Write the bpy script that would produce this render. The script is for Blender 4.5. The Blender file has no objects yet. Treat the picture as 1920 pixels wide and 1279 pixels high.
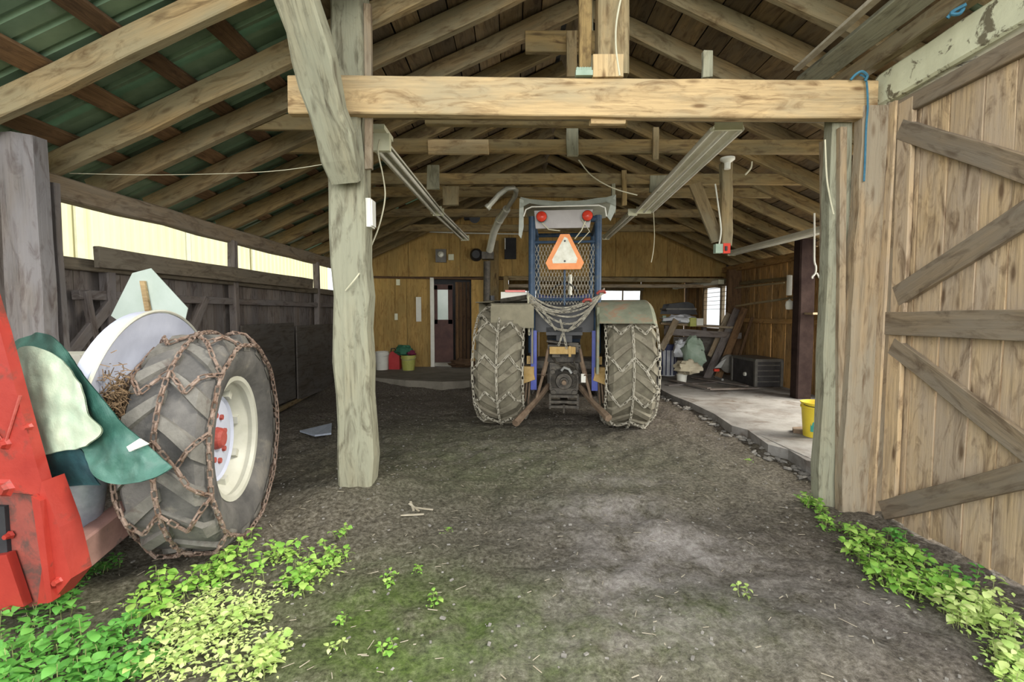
import bpy, math, random
from mathutils import Vector, Matrix, noise
R = random.Random(7)
C = bpy.context.scene.collection
V = Vector
PI = math.pi
# ---------------------------------------------------------------- camera, sky, light
F = 900.0
PITCH = math.atan(52 / F)
EYE = V((0, 0, 1.45))
cam = bpy.data.cameras.new('camera'); cam.sensor_width = 36; cam.lens = 36 * F / 1920; cam.clip_end = 200
co = bpy.data.objects.new('camera', cam); C.objects.link(co); co.location = EYE
co.rotation_euler = (PI / 2 - PITCH, 0, 0)
bpy.context.scene.camera = co
vs = bpy.context.scene.view_settings
vs.view_transform = 'Standard'; vs.look = 'None'; vs.gamma = 1; vs.use_curve_mapping = False
vs.exposure = 0.55
w = bpy.data.worlds.new('sky'); bpy.context.scene.world = w; w.use_nodes = True
w.node_tree.nodes['Background'].inputs[0].default_value = (0.93, 0.98, 1.0, 1)
w.node_tree.nodes['Background'].inputs[1].default_value = 1.35


def lamp(name, kind, loc, rot, energy, color=(1, 1, 1), sx=1, sy=1):
    l = bpy.data.lights.new(name, kind); l.energy = energy; l.color = color
    if kind == 'AREA': l.shape = 'RECTANGLE'; l.size = sx; l.size_y = sy
    o = bpy.data.objects.new(name, l); C.objects.link(o); o.location = loc; o.rotation_euler = rot
    return o


s = lamp('sun', 'SUN', (0, 0, 10), (0, math.radians(48), math.radians(-14)), 2.2, (1, .95, .82)); s.data.angle = .25
lamp('yard_fill', 'AREA', (0.1, -5.5, 3.0), (math.radians(84), 0, 0), 620, (1, .98, .93), 9, 4.5)  # added fill behind the camera, boosts the open sky side
lamp('side_opening_fill', 'AREA', (6.2, 5.6, 2.0), (math.radians(82), 0, math.radians(90)), 260, (1, .95, .84), 3.4, 2.6)  # added fill outside the unseen side opening, boosts its daylight


# ---------------------------------------------------------------- pixel rays (layout only)
def ray(px, py):
    u = (px - 960) / F; v = (639.5 - py) / F
    c, s_ = math.cos(PITCH), math.sin(PITCH)
    return V((u, c + v * s_, -s_ + v * c))


def atY(px, py, Y): d = ray(px, py); return EYE + d * (Y / d.y)
def atX(px, py, X): d = ray(px, py); return EYE + d * (X / d.x)
def atZ(px, py, Z=0.0): d = ray(px, py); return EYE + d * ((Z - 1.45) / d.z)


# ---------------------------------------------------------------- objects
W = {}


def world(o): return W.get(o.name, Matrix.Identity(4))


def link(o, parent=None, M=None):
    C.objects.link(o)
    M = M or Matrix.Identity(4)
    if parent is not None:
        o.parent = parent
        o.matrix_parent_inverse = world(parent).inverted()
    o.matrix_basis = M
    W[o.name] = M.copy()
    return o


def tag(o, label=None, cat=None, group=None, kind=None):
    if label: o['label'] = label
    if cat: o['category'] = cat
    if group: o['group'] = group
    if kind: o['kind'] = kind
    return o


def empty(name, loc, label=None, cat=None, group=None, kind=None, rz=0):
    o = bpy.data.objects.new(name, None); o.empty_display_size = .1
    link(o, None, Matrix.Translation(V(loc)) @ Matrix.Rotation(rz, 4, 'Z'))
    return tag(o, label, cat, group, kind)


class MB:
    def __init__(s): s.v = []; s.f = []; s.m = []; s.mi = 0

    def add(s, vs_, fs):
        b = len(s.v); s.v += [tuple(p) for p in vs_]
        for f in fs: s.f.append([i + b for i in f]); s.m.append(s.mi)

    def box(s, c, d, M=None):
        x, y, z = d[0] / 2, d[1] / 2, d[2] / 2
        vs_ = [V((sx * x, sy * y, sz * z)) for sx in (-1, 1) for sy in (-1, 1) for sz in (-1, 1)]
        if M is not None: vs_ = [M @ p for p in vs_]
        s.add([V(c) + p for p in vs_], [(0, 1, 3, 2), (4, 6, 7, 5), (0, 4, 5, 1), (2, 3, 7, 6), (0, 2, 6, 4), (1, 5, 7, 3)])

    def tube(s, pts, r, n=8, cap=True, radii=None):
        pts = [V(p) for p in pts]; rings = []
        prev = None
        for i, p in enumerate(pts):
            t = (pts[min(i + 1, len(pts) - 1)] - pts[max(i - 1, 0)]).normalized()
            a = prev if prev is not None else (V((0, 0, 1)) if abs(t.z) < .9 else V((1, 0, 0)))
            n1 = (a - t * a.dot(t)).normalized(); prev = n1
            n2 = t.cross(n1); rr = radii[i] if radii else r
            rings.append([p + (n1 * math.cos(k * 2 * PI / n) + n2 * math.sin(k * 2 * PI / n)) * rr for k in range(n)])
        vs_ = [q for g in rings for q in g]; fs = []
        for i in range(len(pts) - 1):
            for k in range(n):
                fs.append((i * n + k, i * n + (k + 1) % n, (i + 1) * n + (k + 1) % n, (i + 1) * n + k))
        if cap: fs += [tuple(range(n - 1, -1, -1)), tuple((len(pts) - 1) * n + k for k in range(n))]
        s.add(vs_, fs)

    def lathe(s, prof, n=32, axis='Z', c=(0, 0, 0), a0=0, a1=2 * PI, M=None):
        full = abs(a1 - a0 - 2 * PI) < 1e-6; k = n if full else n + 1
        vs_ = []
        for i in range(k):
            a = a0 + (a1 - a0) * i / n
            for (h, r) in prof:
                p = V((r * math.cos(a), r * math.sin(a), h)) if axis == 'Z' else (V((h, r * math.cos(a), r * math.sin(a))) if axis == 'X' else V((r * math.cos(a), h, r * math.sin(a))))
                if M is not None: p = M @ p
                vs_.append(p + V(c))
        m = len(prof); fs = []
        for i in range(n):
            j = (i + 1) % k
            for q in range(m - 1): fs.append((i * m + q, j * m + q, j * m + q + 1, i * m + q + 1))
        s.add(vs_, fs)

    def prism(s, poly, vec):
        n = len(poly); poly = [V(p) for p in poly]; vec = V(vec)
        fs = [tuple(range(n)), tuple(range(2 * n - 1, n - 1, -1))] + [(i, i + n, (i + 1) % n + n, (i + 1) % n) for i in range(n)]
        s.add(poly + [p + vec for p in poly], fs)

    def build(s, name, mat, parent=None, M=None, smooth=False, kind=None):
        me = bpy.data.meshes.new(name); me.from_pydata(s.v, [], s.f)
        for m in (mat if isinstance(mat, (list, tuple)) else [mat]): me.materials.append(m)
        if any(s.m): me.polygons.foreach_set('material_index', s.m)
        if smooth: me.polygons.foreach_set('use_smooth', [True] * len(me.polygons))
        me.update()
        if smooth:
            import bmesh
            bm = bmesh.new(); bm.from_mesh(me); bmesh.ops.recalc_face_normals(bm, faces=bm.faces)
            for e in bm.edges:
                if len(e.link_faces) == 2 and e.calc_face_angle(0) > .7: e.smooth = False
            bm.to_mesh(me); bm.free()
        o = bpy.data.objects.new(name, me)
        link(o, parent, M)
        if kind: o['kind'] = kind
        return o


def frame(p0, p1, up):
    x = (p1 - p0).normalized(); z = V(up); z = (z - x * z.dot(x)).normalized(); y = z.cross(x)
    M = Matrix((x, y, z)).transposed().to_4x4(); M.translation = p0
    return M


def plank(name, p0, p1, w_, t_, mat, parent=None, up=(0, 0, 1), jit=.004, seg=None, taper=1.0, label=None, bow=0.0, chf=.1):
    """timber whose local X runs along the grain: w_ wide, t_ thick along up"""
    p0, p1 = V(p0), V(p1); L = (p1 - p0).length
    seg = seg or max(2, min(9, int(L / .45)))
    ch = min(w_, t_) * chf; vs_ = []; ph = R.random() * 6
    for i in range(seg + 1):
        f = i / seg; x = L * f; k = 1 + (taper - 1) * f
        a, b = w_ / 2 * k + R.uniform(-1, 1) * jit, t_ / 2 * k + R.uniform(-1, 1) * jit * .6
        oy = R.uniform(-1, 1) * jit; oz = R.uniform(-1, 1) * jit * .5 + bow * math.sin(PI * f)
        for (y, z) in ((-a, -b + ch), (-a + ch, -b), (a - ch, -b), (a, -b + ch), (a, b - ch), (a - ch, b), (-a + ch, b), (-a, b - ch)):
            ex = (R.uniform(-1, 1) * jit * 1.5) if i in (0, seg) else 0
            vs_.append((x + ex, y + oy, z + oz))
    fs = [tuple(range(7, -1, -1)), tuple(seg * 8 + k for k in range(8))]
    for i in range(seg):
        for k in range(8): fs.append((i * 8 + k, i * 8 + (k + 1) % 8, (i + 1) * 8 + (k + 1) % 8, (i + 1) * 8 + k))
    m = MB(); m.add(vs_, fs)
    o = m.build(name, mat, parent, frame(p0, p1, up))
    if label: o['label'] = label
    return o


def chain(mb, pts, pitch=.04, r=.005, wd=.013, closed=False, normal=None, slack=.0):
    pts = [V(p) for p in pts]
    if closed: pts = pts + [pts[0]]
    L = [0]
    for a, b in zip(pts, pts[1:]): L.append(L[-1] + (b - a).length)
    n = max(1, int(L[-1] / pitch)); j = 0
    for i in range(n):
        d = (i + .5) * L[-1] / n
        while j < len(L) - 2 and L[j + 1] < d: j += 1
        t = (pts[j + 1] - pts[j]).normalized(); p = pts[j] + t * (d - L[j])
        nn = V(normal(p)) if normal else V((0, 0, 1)) if abs(t.z) < .9 else V((1, 0, 0))
        nn = nn - t * nn.dot(t)
        if nn.length < 1e-4: nn = V((.3, .5, .7)).cross(t)
        nn.normalize(); b = t.cross(nn)
        a = (PI / 4 if i % 2 else -PI / 4) + R.uniform(-.3, .3)
        sd = nn * math.sin(a) + b * math.cos(a); ot = t.cross(sd)
        p = p + nn * R.uniform(-.3, 1) * slack
        hl = pitch * .42; vs_ = []; fs = []
        path = [(hl, wd * .6), (hl * 1.35, 0), (hl, -wd * .6), (-hl, -wd * .6), (-hl * 1.35, 0), (-hl, wd * .6)]
        for q, (x, y) in enumerate(path):
            o_ = V((x, y)).normalized()
            for (e, h) in ((1, 0), (0, 1), (-1, 0), (0, -1)):
                vs_.append(p + t * (x + o_.x * e * r * .9) + sd * (y + o_.y * e * r) + ot * (h * r))
        for q in range(6):
            for k in range(4): fs.append((q * 4 + k, q * 4 + (k + 1) % 4, ((q + 1) % 6) * 4 + (k + 1) % 4, ((q + 1) % 6) * 4 + k))
        mb.add(vs_, fs)


# ---------------------------------------------------------------- materials
def nt(name):
    m = bpy.data.materials.new(name); m.use_nodes = True
    n = m.node_tree; return m, n, n.nodes['Principled BSDF']


def N(n, t, **kw):
    x = n.nodes.new(t)
    for k, v in kw.items(): setattr(x, k, v)
    return x


def ramp(n, src, stops):
    r = N(n, 'ShaderNodeValToRGB'); n.links.new(src, r.inputs[0])
    e = r.color_ramp.elements
    while len(e) < len(stops): e.new(.5)
    for i, (p, c) in enumerate(stops): e[i].position = p; e[i].color = (*c, 1) if len(c) == 3 else c
    return r.outputs[0]


def mix(n, fac, a, b, mode='MIX'):
    x = N(n, 'ShaderNodeMix', data_type='RGBA', blend_type=mode)
    for inp, val in ((x.inputs[0], fac), (x.inputs[6], a), (x.inputs[7], b)):
        if hasattr(val, 'is_linked') or isinstance(val, bpy.types.NodeSocket): n.links.new(val, inp)
        elif isinstance(val, (int, float)): inp.default_value = val
        else: inp.default_value = (*val, 1)
    return x.outputs[2]


def noise_n(n, vec, scale, detail=6, rough=.6, dist=0):
    x = N(n, 'ShaderNodeTexNoise'); x.inputs['Scale'].default_value = scale; x.inputs['Detail'].default_value = detail
    x.inputs['Roughness'].default_value = rough; x.inputs['Distortion'].default_value = dist
    n.links.new(vec, x.inputs['Vector']); return x.outputs['Fac']


def mapped(n, scale, rnd=True):
    tc = N(n, 'ShaderNodeTexCoord'); mp = N(n, 'ShaderNodeMapping'); mp.inputs['Scale'].default_value = scale
    src = tc.outputs['Object']
    if rnd:
        oi = N(n, 'ShaderNodeObjectInfo'); ml = N(n, 'ShaderNodeMath', operation='MULTIPLY'); ml.inputs[1].default_value = 37.3
        n.links.new(oi.outputs['Random'], ml.inputs[0])
        ad = N(n, 'ShaderNodeVectorMath', operation='ADD'); n.links.new(src, ad.inputs[0]); n.links.new(ml.outputs[0], ad.inputs[1]); src = ad.outputs[0]
    n.links.new(src, mp.inputs['Vector']); return mp.outputs[0]


def bump(n, b, h, strength, dist=.01):
    x = N(n, 'ShaderNodeBump'); x.inputs['Strength'].default_value = strength; x.inputs['Distance'].default_value = dist
    n.links.new(h, x.inputs['Height']); n.links.new(x.outputs[0], b.inputs['Normal'])


def sc(c, k): return tuple(min(1, x * k) for x in c)


def wood(name, base, stain=(.1, .07, .04), grey=None, ga=.5, grain=.55, knots=.8, vary=.3, rough=.85, bs=.5):
    m, n, b = nt(name)
    g = noise_n(n, mapped(n, (1.2, 26, 26)), 1.6, 7, .7, .4)
    col = ramp(n, g, [(.30, sc(base, grain * .8)), (.48, base), (.72, sc(base, 1.35))])
    big = noise_n(n, mapped(n, (1.1, 3.5, 3.5)), 1.3, 4, .6)
    if grey: col = mix(n, ramp(n, big, [(.5 - ga * .3, (0, 0, 0)), (.75 - ga * .3, (1, 1, 1))]), col, mix(n, .6, grey, col, 'MULTIPLY') if False else mix(n, .8, col, grey))
    st = noise_n(n, mapped(n, (2.0, 7, 7)), 1.7, 5, .65, 1.2)
    col = mix(n, ramp(n, st, [(.50, (0, 0, 0)), (.70, (.8,) * 3)]), col, stain)
    vo = N(n, 'ShaderNodeTexVoronoi'); vo.inputs['Scale'].default_value = 1; n.links.new(mapped(n, (2.6, 9, 9)), vo.inputs['Vector'])
    kn = ramp(n, vo.outputs['Distance'], [(.07, (knots,) * 3), (.19, (0, 0, 0))])
    col = mix(n, kn, col, stain)
    oi = N(n, 'ShaderNodeObjectInfo'); rr = ramp(n, oi.outputs['Random'], [(0, (1 - vary, 1 - vary, 1 - vary * .9)), (1, (1 + vary * .3, 1 + vary * .25, 1 + vary * .2))])
    col = mix(n, 1.0, col, rr, 'MULTIPLY')
    n.links.new(col, b.inputs['Base Color']); b.inputs['Roughness'].default_value = rough
    b.inputs['Specular IOR Level'].default_value = .25
    bump(n, b, g, bs, .008); return m


def rough_m(name, c1, c2, scale=6, rough=.8, metal=0, bs=.3, spots=None, sp=(.58, .7), sscale=9, detail=6, spec=.4, rnd=True):
    m, n, b = nt(name); v = mapped(n, (1, 1, 1), rnd)
    g = noise_n(n, v, scale, detail, .65)
    col = ramp(n, g, [(.32, c1), (.68, c2)])
    if spots: col = mix(n, ramp(n, noise_n(n, v, sscale, 5, .7, .5), [(sp[0], (0, 0, 0)), (sp[1], (1, 1, 1))]), col, spots)
    n.links.new(col, b.inputs['Base Color']); b.inputs['Roughness'].default_value = rough; b.inputs['Metallic'].default_value = metal
    b.inputs['Specular IOR Level'].default_value = spec
    if bs: bump(n, b, noise_n(n, v, scale * 4, 5, .7), bs, .008)
    return m


MT = {}
MT['beam'] = wood('fresh timber', (.47, .335, .175), (.17, .10, .045), (.36, .30, .19), .2, .75, .95, .06)
MT['beam2'] = wood('brown timber', (.27, .20, .10), (.09, .055, .025), (.22, .2, .13), .4)
MT['post'] = wood('grey green weathered post', (.27, .25, .17), (.085, .07, .045), (.30, .30, .22), .7, .42, .5, .08, bs=1)
MT['jamb'] = wood('jamb timber', (.34, .25, .15), (.13, .08, .045), (.32, .28, .21), .5, .65, .6, .18, bs=.8)
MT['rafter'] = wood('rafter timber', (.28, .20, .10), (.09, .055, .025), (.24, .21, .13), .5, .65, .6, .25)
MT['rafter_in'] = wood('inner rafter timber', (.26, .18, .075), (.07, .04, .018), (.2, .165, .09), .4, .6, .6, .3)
MT['purlin'] = wood('purlin', (.17, .10, .05), (.06, .035, .02), None, 0, .6, .4, .5)
MT['sheath'] = wood('dark roof board', (.20, .14, .07), (.06, .035, .02), (.15, .12, .08), .4, .6, .6, .5)
MT['log'] = wood('grey log', (.16, .14, .125), (.07, .05, .045), (.20, .19, .195), .6, .6, .5, .1)
MT['door'] = wood('door board', (.50, .365, .215), (.13, .08, .045), (.43, .345, .26), .4, .62, .9, .16, bs=.5)
MT['brace'] = wood('door brace', (.24, .18, .115), (.1, .07, .045), (.23, .195, .15), .5, .7, .6, .12)
MT['wall'] = wood('grey barn board', (.19, .155, .13), (.07, .05, .04), (.22, .20, .19), .6, .6, .5, .3)
MT['plate'] = wood('brown grey rail', (.17, .14, .10), (.06, .045, .03), (.15, .13, .1), .5, .6, .5, .2)
MT['wallr'] = wood('orange wall board', (.50, .29, .105), (.10, .05, .02), (.30, .2, .1), .3, .5, .7, .5)
MT['ply'] = wood('plywood', (.42, .27, .09), (.23, .125, .04), (.30, .21, .075), .3, .8, .25, .14, bs=.15)
MT['plyd'] = wood('dark plywood', (.10, .085, .07), (.05, .04, .03), (.13, .12, .11), .5, .7, .2, .2, bs=.15)
MT['white_paint'] = rough_m('peeling white paint', (.56, .56, .40), (.70, .70, .50), 3, .7, bs=.4, spots=(.16, .14, .09), sp=(.56, .62), sscale=7)
MT['concrete'] = rough_m('concrete', (.17, .155, .14), (.31, .295, .275), 2.5, .9, bs=.8, spots=(.12, .09, .07), sp=(.50, .68), sscale=2)
MT['rubber'] = rough_m('muddy rubber', (.06, .057, .055), (.15, .14, .13), 4, .85, bs=.8, spots=(.2, .18, .15), sp=(.55, .7), sscale=4)
MT['rubber2'] = rough_m('mud caked rubber', (.15, .13, .095), (.27, .245, .18), 5, .95, bs=1, spots=(.1, .085, .06), sp=(.55, .7), sscale=8)
MT['rubber3'] = rough_m('mud and groove shade in tread', (.105, .092, .066), (.215, .195, .14), 6, .95, bs=1)  # mud, with groove shade painted in by the darker carcass colour
MT['rubberlug'] = rough_m('lightened dusty tread bars', (.085, .08, .072), (.20, .187, .165), 5, .85, bs=.8, spots=(.09, .07, .06), sp=(.55, .7), sscale=6)  # dusty, lightened so the gaps between bars look shaded
MT['chain'] = rough_m('rusty chain', (.13, .075, .05), (.30, .23, .19), 25, .7, .3, bs=.5)
MT['chain2'] = rough_m('dusty chain', (.30, .27, .21), (.48, .45, .37), 25, .7, .2, bs=.3)
MT['cream'] = rough_m('cream wheel paint', (.42, .41, .34), (.54, .53, .46), 4, .45, bs=.15, spots=(.3, .26, .2), sp=(.66, .72), sscale=12)
MT['wheelwhite'] = rough_m('white wheel paint', (.40, .42, .52), (.50, .52, .62), 4, .4, bs=.1, spots=(.35, .33, .36), sp=(.68, .75), sscale=14)
MT['red'] = rough_m('red paint', (.25, .02, .014), (.34, .036, .024), 3, .45, bs=.25, spots=(.14, .035, .025), sp=(.54, .66), sscale=6)
MT['reddark'] = rough_m('dull red paint', (.2, .045, .035), (.3, .07, .05), 5, .7, bs=.4, spots=(.1, .05, .04), sp=(.5, .65))
MT['pinkrust'] = rough_m('faded red steel', (.22, .12, .10), (.36, .2, .17), 6, .8, bs=.4, spots=(.14, .1, .09))
MT['dark'] = rough_m('dark cavity', (.015, .015, .018), (.03, .03, .032), 6, .8, bs=.2)  # near-black: painted recess and doorway shade, backing sheets, vent
MT['hubred'] = rough_m('hub red', (.30, .04, .03), (.38, .09, .07), 20, .6, bs=.2)
MT['galv'] = rough_m('galvanised steel', (.42, .47, .56), (.58, .63, .72), 22, .45, .35, bs=.08)
MT['tarp'] = rough_m('green tarp', (.02, .075, .06), (.06, .15, .115), 5, .42, bs=.4, spots=(.12, .23, .19), sp=(.56, .76), sscale=3)
MT['tarppale'] = rough_m('pale tarp lining', (.34, .44, .33), (.50, .56, .42), 6, .5, bs=.5)
MT['tarpblue'] = rough_m('dark teal tarp', (.012, .045, .06), (.04, .11, .12), 6, .4, bs=.5)
MT['signback'] = rough_m('pale sign metal', (.48, .57, .50), (.60, .68, .62), 3, .5, .1, bs=.1)
MT['green_metal'] = rough_m('green roof steel', (.09, .15, .095), (.18, .27, .18), 2.2, .38, .25, bs=.1, spots=(.2, .26, .2), sp=(.6, .75), sscale=2.5)
MT['siding'] = rough_m('cream siding', (.74, .70, .46), (.80, .76, .52), 1, .6, bs=0)
MT['blue'] = rough_m('blue steel', (.02, .042, .08), (.04, .075, .13), 8, .5, .1, bs=.2, spots=(.09, .1, .1), sp=(.55, .7))
MT['blue2'] = rough_m('bright blue steel', (.035, .045, .28), (.06, .09, .36), 8, .4, bs=.1)
MT['fender'] = rough_m('muddy fender', (.20, .18, .125), (.30, .27, .19), 5, .9, bs=.5)
MT['fender2'] = rough_m('green rusty fender', (.17, .18, .125), (.27, .28, .2), 5, .85, bs=.4, spots=(.32, .18, .11), sp=(.52, .68), sscale=5)
MT['grease'] = rough_m('greasy castings', (.03, .026, .022), (.10, .085, .065), 18, .45, .3, bs=.6)
MT['rust'] = rough_m('rusty linkage', (.11, .07, .045), (.23, .165, .11), 12, .8, .1, bs=.5)
MT['yellowrust'] = rough_m('yellow rusty bracket', (.38, .24, .07), (.50, .34, .14), 12, .7, bs=.4, spots=(.2, .11, .06))
MT['canopy'] = rough_m('clear grey plastic', (.27, .29, .25), (.45, .47, .40), 5, .3, bs=.3)
MT['visor'] = rough_m('pinkish grey panel', (.33, .30, .29), (.43, .40, .39), 3, .35, bs=.1)
MT['lens'] = rough_m('red lamp lens', (.5, .03, .015), (.66, .06, .03), 10, .25, bs=0)
MT['orange'] = rough_m('orange reflector', (.80, .25, .06), (.9, .34, .11), 8, .5, bs=0)
MT['inner_tri'] = rough_m('faded triangle centre', (.62, .60, .48), (.85, .84, .74), 14, .5, bs=0, spots=(.5, .4, .2), sp=(.66, .7), sscale=22)
MT['white'] = rough_m('dull white', (.62, .61, .54), (.74, .73, .66), 5, .5, bs=.05)
MT['cream_box'] = rough_m('cream enamel', (.62, .62, .45), (.72, .71, .54), 5, .45, bs=.05)
MT['fixture'] = rough_m('dusty white enamel', (.70, .68, .56), (.84, .82, .70), 6, .4, bs=.1)
MT['tubeglass'] = rough_m('fluorescent tube glass', (.72, .71, .64), (.82, .81, .74), 5, .2, bs=0)
MT['pipe'] = rough_m('stove pipe', (.5, .49, .42), (.68, .67, .58), 5, .4, .2, bs=.1)
MT['black'] = rough_m('black plastic', (.012, .012, .014), (.03, .03, .033), 6, .45, bs=.1)
MT['chest'] = rough_m('dark chest', (.025, .023, .024), (.06, .055, .055), 6, .6, bs=.3)
MT['chest_trim'] = rough_m('worn metal trim', (.1, .095, .085), (.17, .16, .14), 10, .5, .3, bs=.2)
MT['yellow'] = rough_m('yellow plastic', (.66, .50, .03), (.80, .62, .06), 3, .45, bs=.05)
MT['teal'] = rough_m('teal mark', (.04, .28, .24), (.06, .36, .3), 5, .6, bs=0)
MT['redcan'] = rough_m('red plastic', (.40, .02, .025), (.5, .04, .04), 5, .4, bs=0)
MT['lime'] = rough_m('yellow green plastic', (.34, .36, .07), (.46, .46, .14), 8, .5, bs=0)
MT['greenbag'] = rough_m('green cloth', (.02, .10, .06), (.05, .18, .1), 8, .8, bs=.5)
MT['glaucous'] = rough_m('pale green plastic', (.22, .30, .22), (.36, .44, .36), 5, .6, bs=.4)
MT['bag'] = rough_m('beige sack', (.48, .42, .30), (.62, .56, .42), 7, .9, bs=.6)
MT['cloth'] = rough_m('white cloth', (.55, .56, .58), (.75, .77, .82), 5, .8, bs=.5)
MT['navy'] = rough_m('navy plastic', (.03, .035, .09), (.05, .06, .15), 5, .5, bs=.1)
MT['cable'] = rough_m('pale cable', (.50, .47, .34), (.6, .57, .42), 5, .6, bs=0)
MT['ropeb'] = rough_m('blue rope', (.03, .12, .19), (.06, .2, .29), 20, .8, bs=.5)
MT['stone'] = rough_m('stone', (.15, .14, .125), (.30, .28, .25), 9, .9, bs=.4)
MT['chip'] = rough_m('pale wood chip', (.28, .24, .17), (.46, .41, .32), 9, .9, bs=.2)
MT['steel'] = rough_m('bright steel', (.4, .4, .38), (.6, .6, .58), 12, .3, .5, bs=.1)
MT['moss_hang'] = rough_m('dead hay', (.13, .08, .045), (.24, .16, .09), 30, .95, bs=.8)


def glass():
    m, n, b = nt('window glass'); b.inputs['Base Color'].default_value = (.95, .97, 1, 1)
    b.inputs['Roughness'].default_value = .02; b.inputs['Alpha'].default_value = .25; return m


MT['glass'] = glass()


def leafmat(name, a, b_, c_):
    m, n, b = nt(name); oi = N(n, 'ShaderNodeObjectInfo')
    col = ramp(n, oi.outputs['Random'], [(0, a), (.55, b_), (1, c_)])
    v = mapped(n, (1, 1, 1), False); col = mix(n, ramp(n, noise_n(n, v, 30, 3), [(.35, (0, 0, 0)), (.65, (.45,) * 3)]), col, sc(c_, 1.1))
    n.links.new(col, b.inputs['Base Color']); b.inputs['Roughness'].default_value = .5
    tr = N(n, 'ShaderNodeBsdfTranslucent'); n.links.new(col, tr.inputs[0])
    mx = N(n, 'ShaderNodeMixShader'); mx.inputs[0].default_value = .3
    out = n.nodes['Material Output']; n.links.new(b.outputs[0], mx.inputs[1]); n.links.new(tr.outputs[0], mx.inputs[2]); n.links.new(mx.outputs[0], out.inputs[0])
    return m


MT['leaf_g'] = leafmat('green leaf', (.05, .20, .03), (.10, .32, .05), (.17, .42, .08))
MT['leaf_y'] = leafmat('yellow green leaf', (.22, .42, .06), (.42, .56, .14), (.62, .70, .30))  # leaf tone; on the near right weeds it paints in sunlight
MT['leaf_m'] = leafmat('fresh green leaf', (.10, .32, .03), (.22, .46, .06), (.42, .60, .14))
MT['stem'] = rough_m('stem', (.16, .2, .06), (.24, .26, .1), 10, .7, bs=0)


# ---------------------------------------------------------------- ground
def G(x, y, cx, cy, sx, sy): return math.exp(-((x - cx) / sx) ** 2 - ((y - cy) / sy) ** 2)


def gz(x, y):
    z = .155 * G(x, y, -1.22, 3.75, .55, .6) + .02 * G(x, y, .3, 7, 2, 2)
    z -= .04 * G(x, y, 2.7, 3.3, .8, 1.2)
    z += .07 * G(x, y, .95, 3.05, .45, .18) - .06 * G(x, y, .95, 3.35, .45, .14) + .05 * G(x, y, .75, 3.62, .5, .14)
    z += .035 * G(x, y, .35, 4.4, .6, .3)
    z += .02 * (noise.noise(V((x * 1.1, y * 1.1, 0))))
    if x < 2.4: z += .17 * max(0, min(1, (y - 8.4) / 1.1)) * max(0, min(1, (2.7 - x) / .4))
    near = max(0, min(1, (12 - y) / 6))
    z += near * (.028 * noise.noise(V((x * 3.3, y * 3.3, 4))) + .022 * noise.noise(V((x * 8, y * 8, 2))) + .012 * noise.noise(V((x * 21, y * 21, 7))))
    return z


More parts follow.
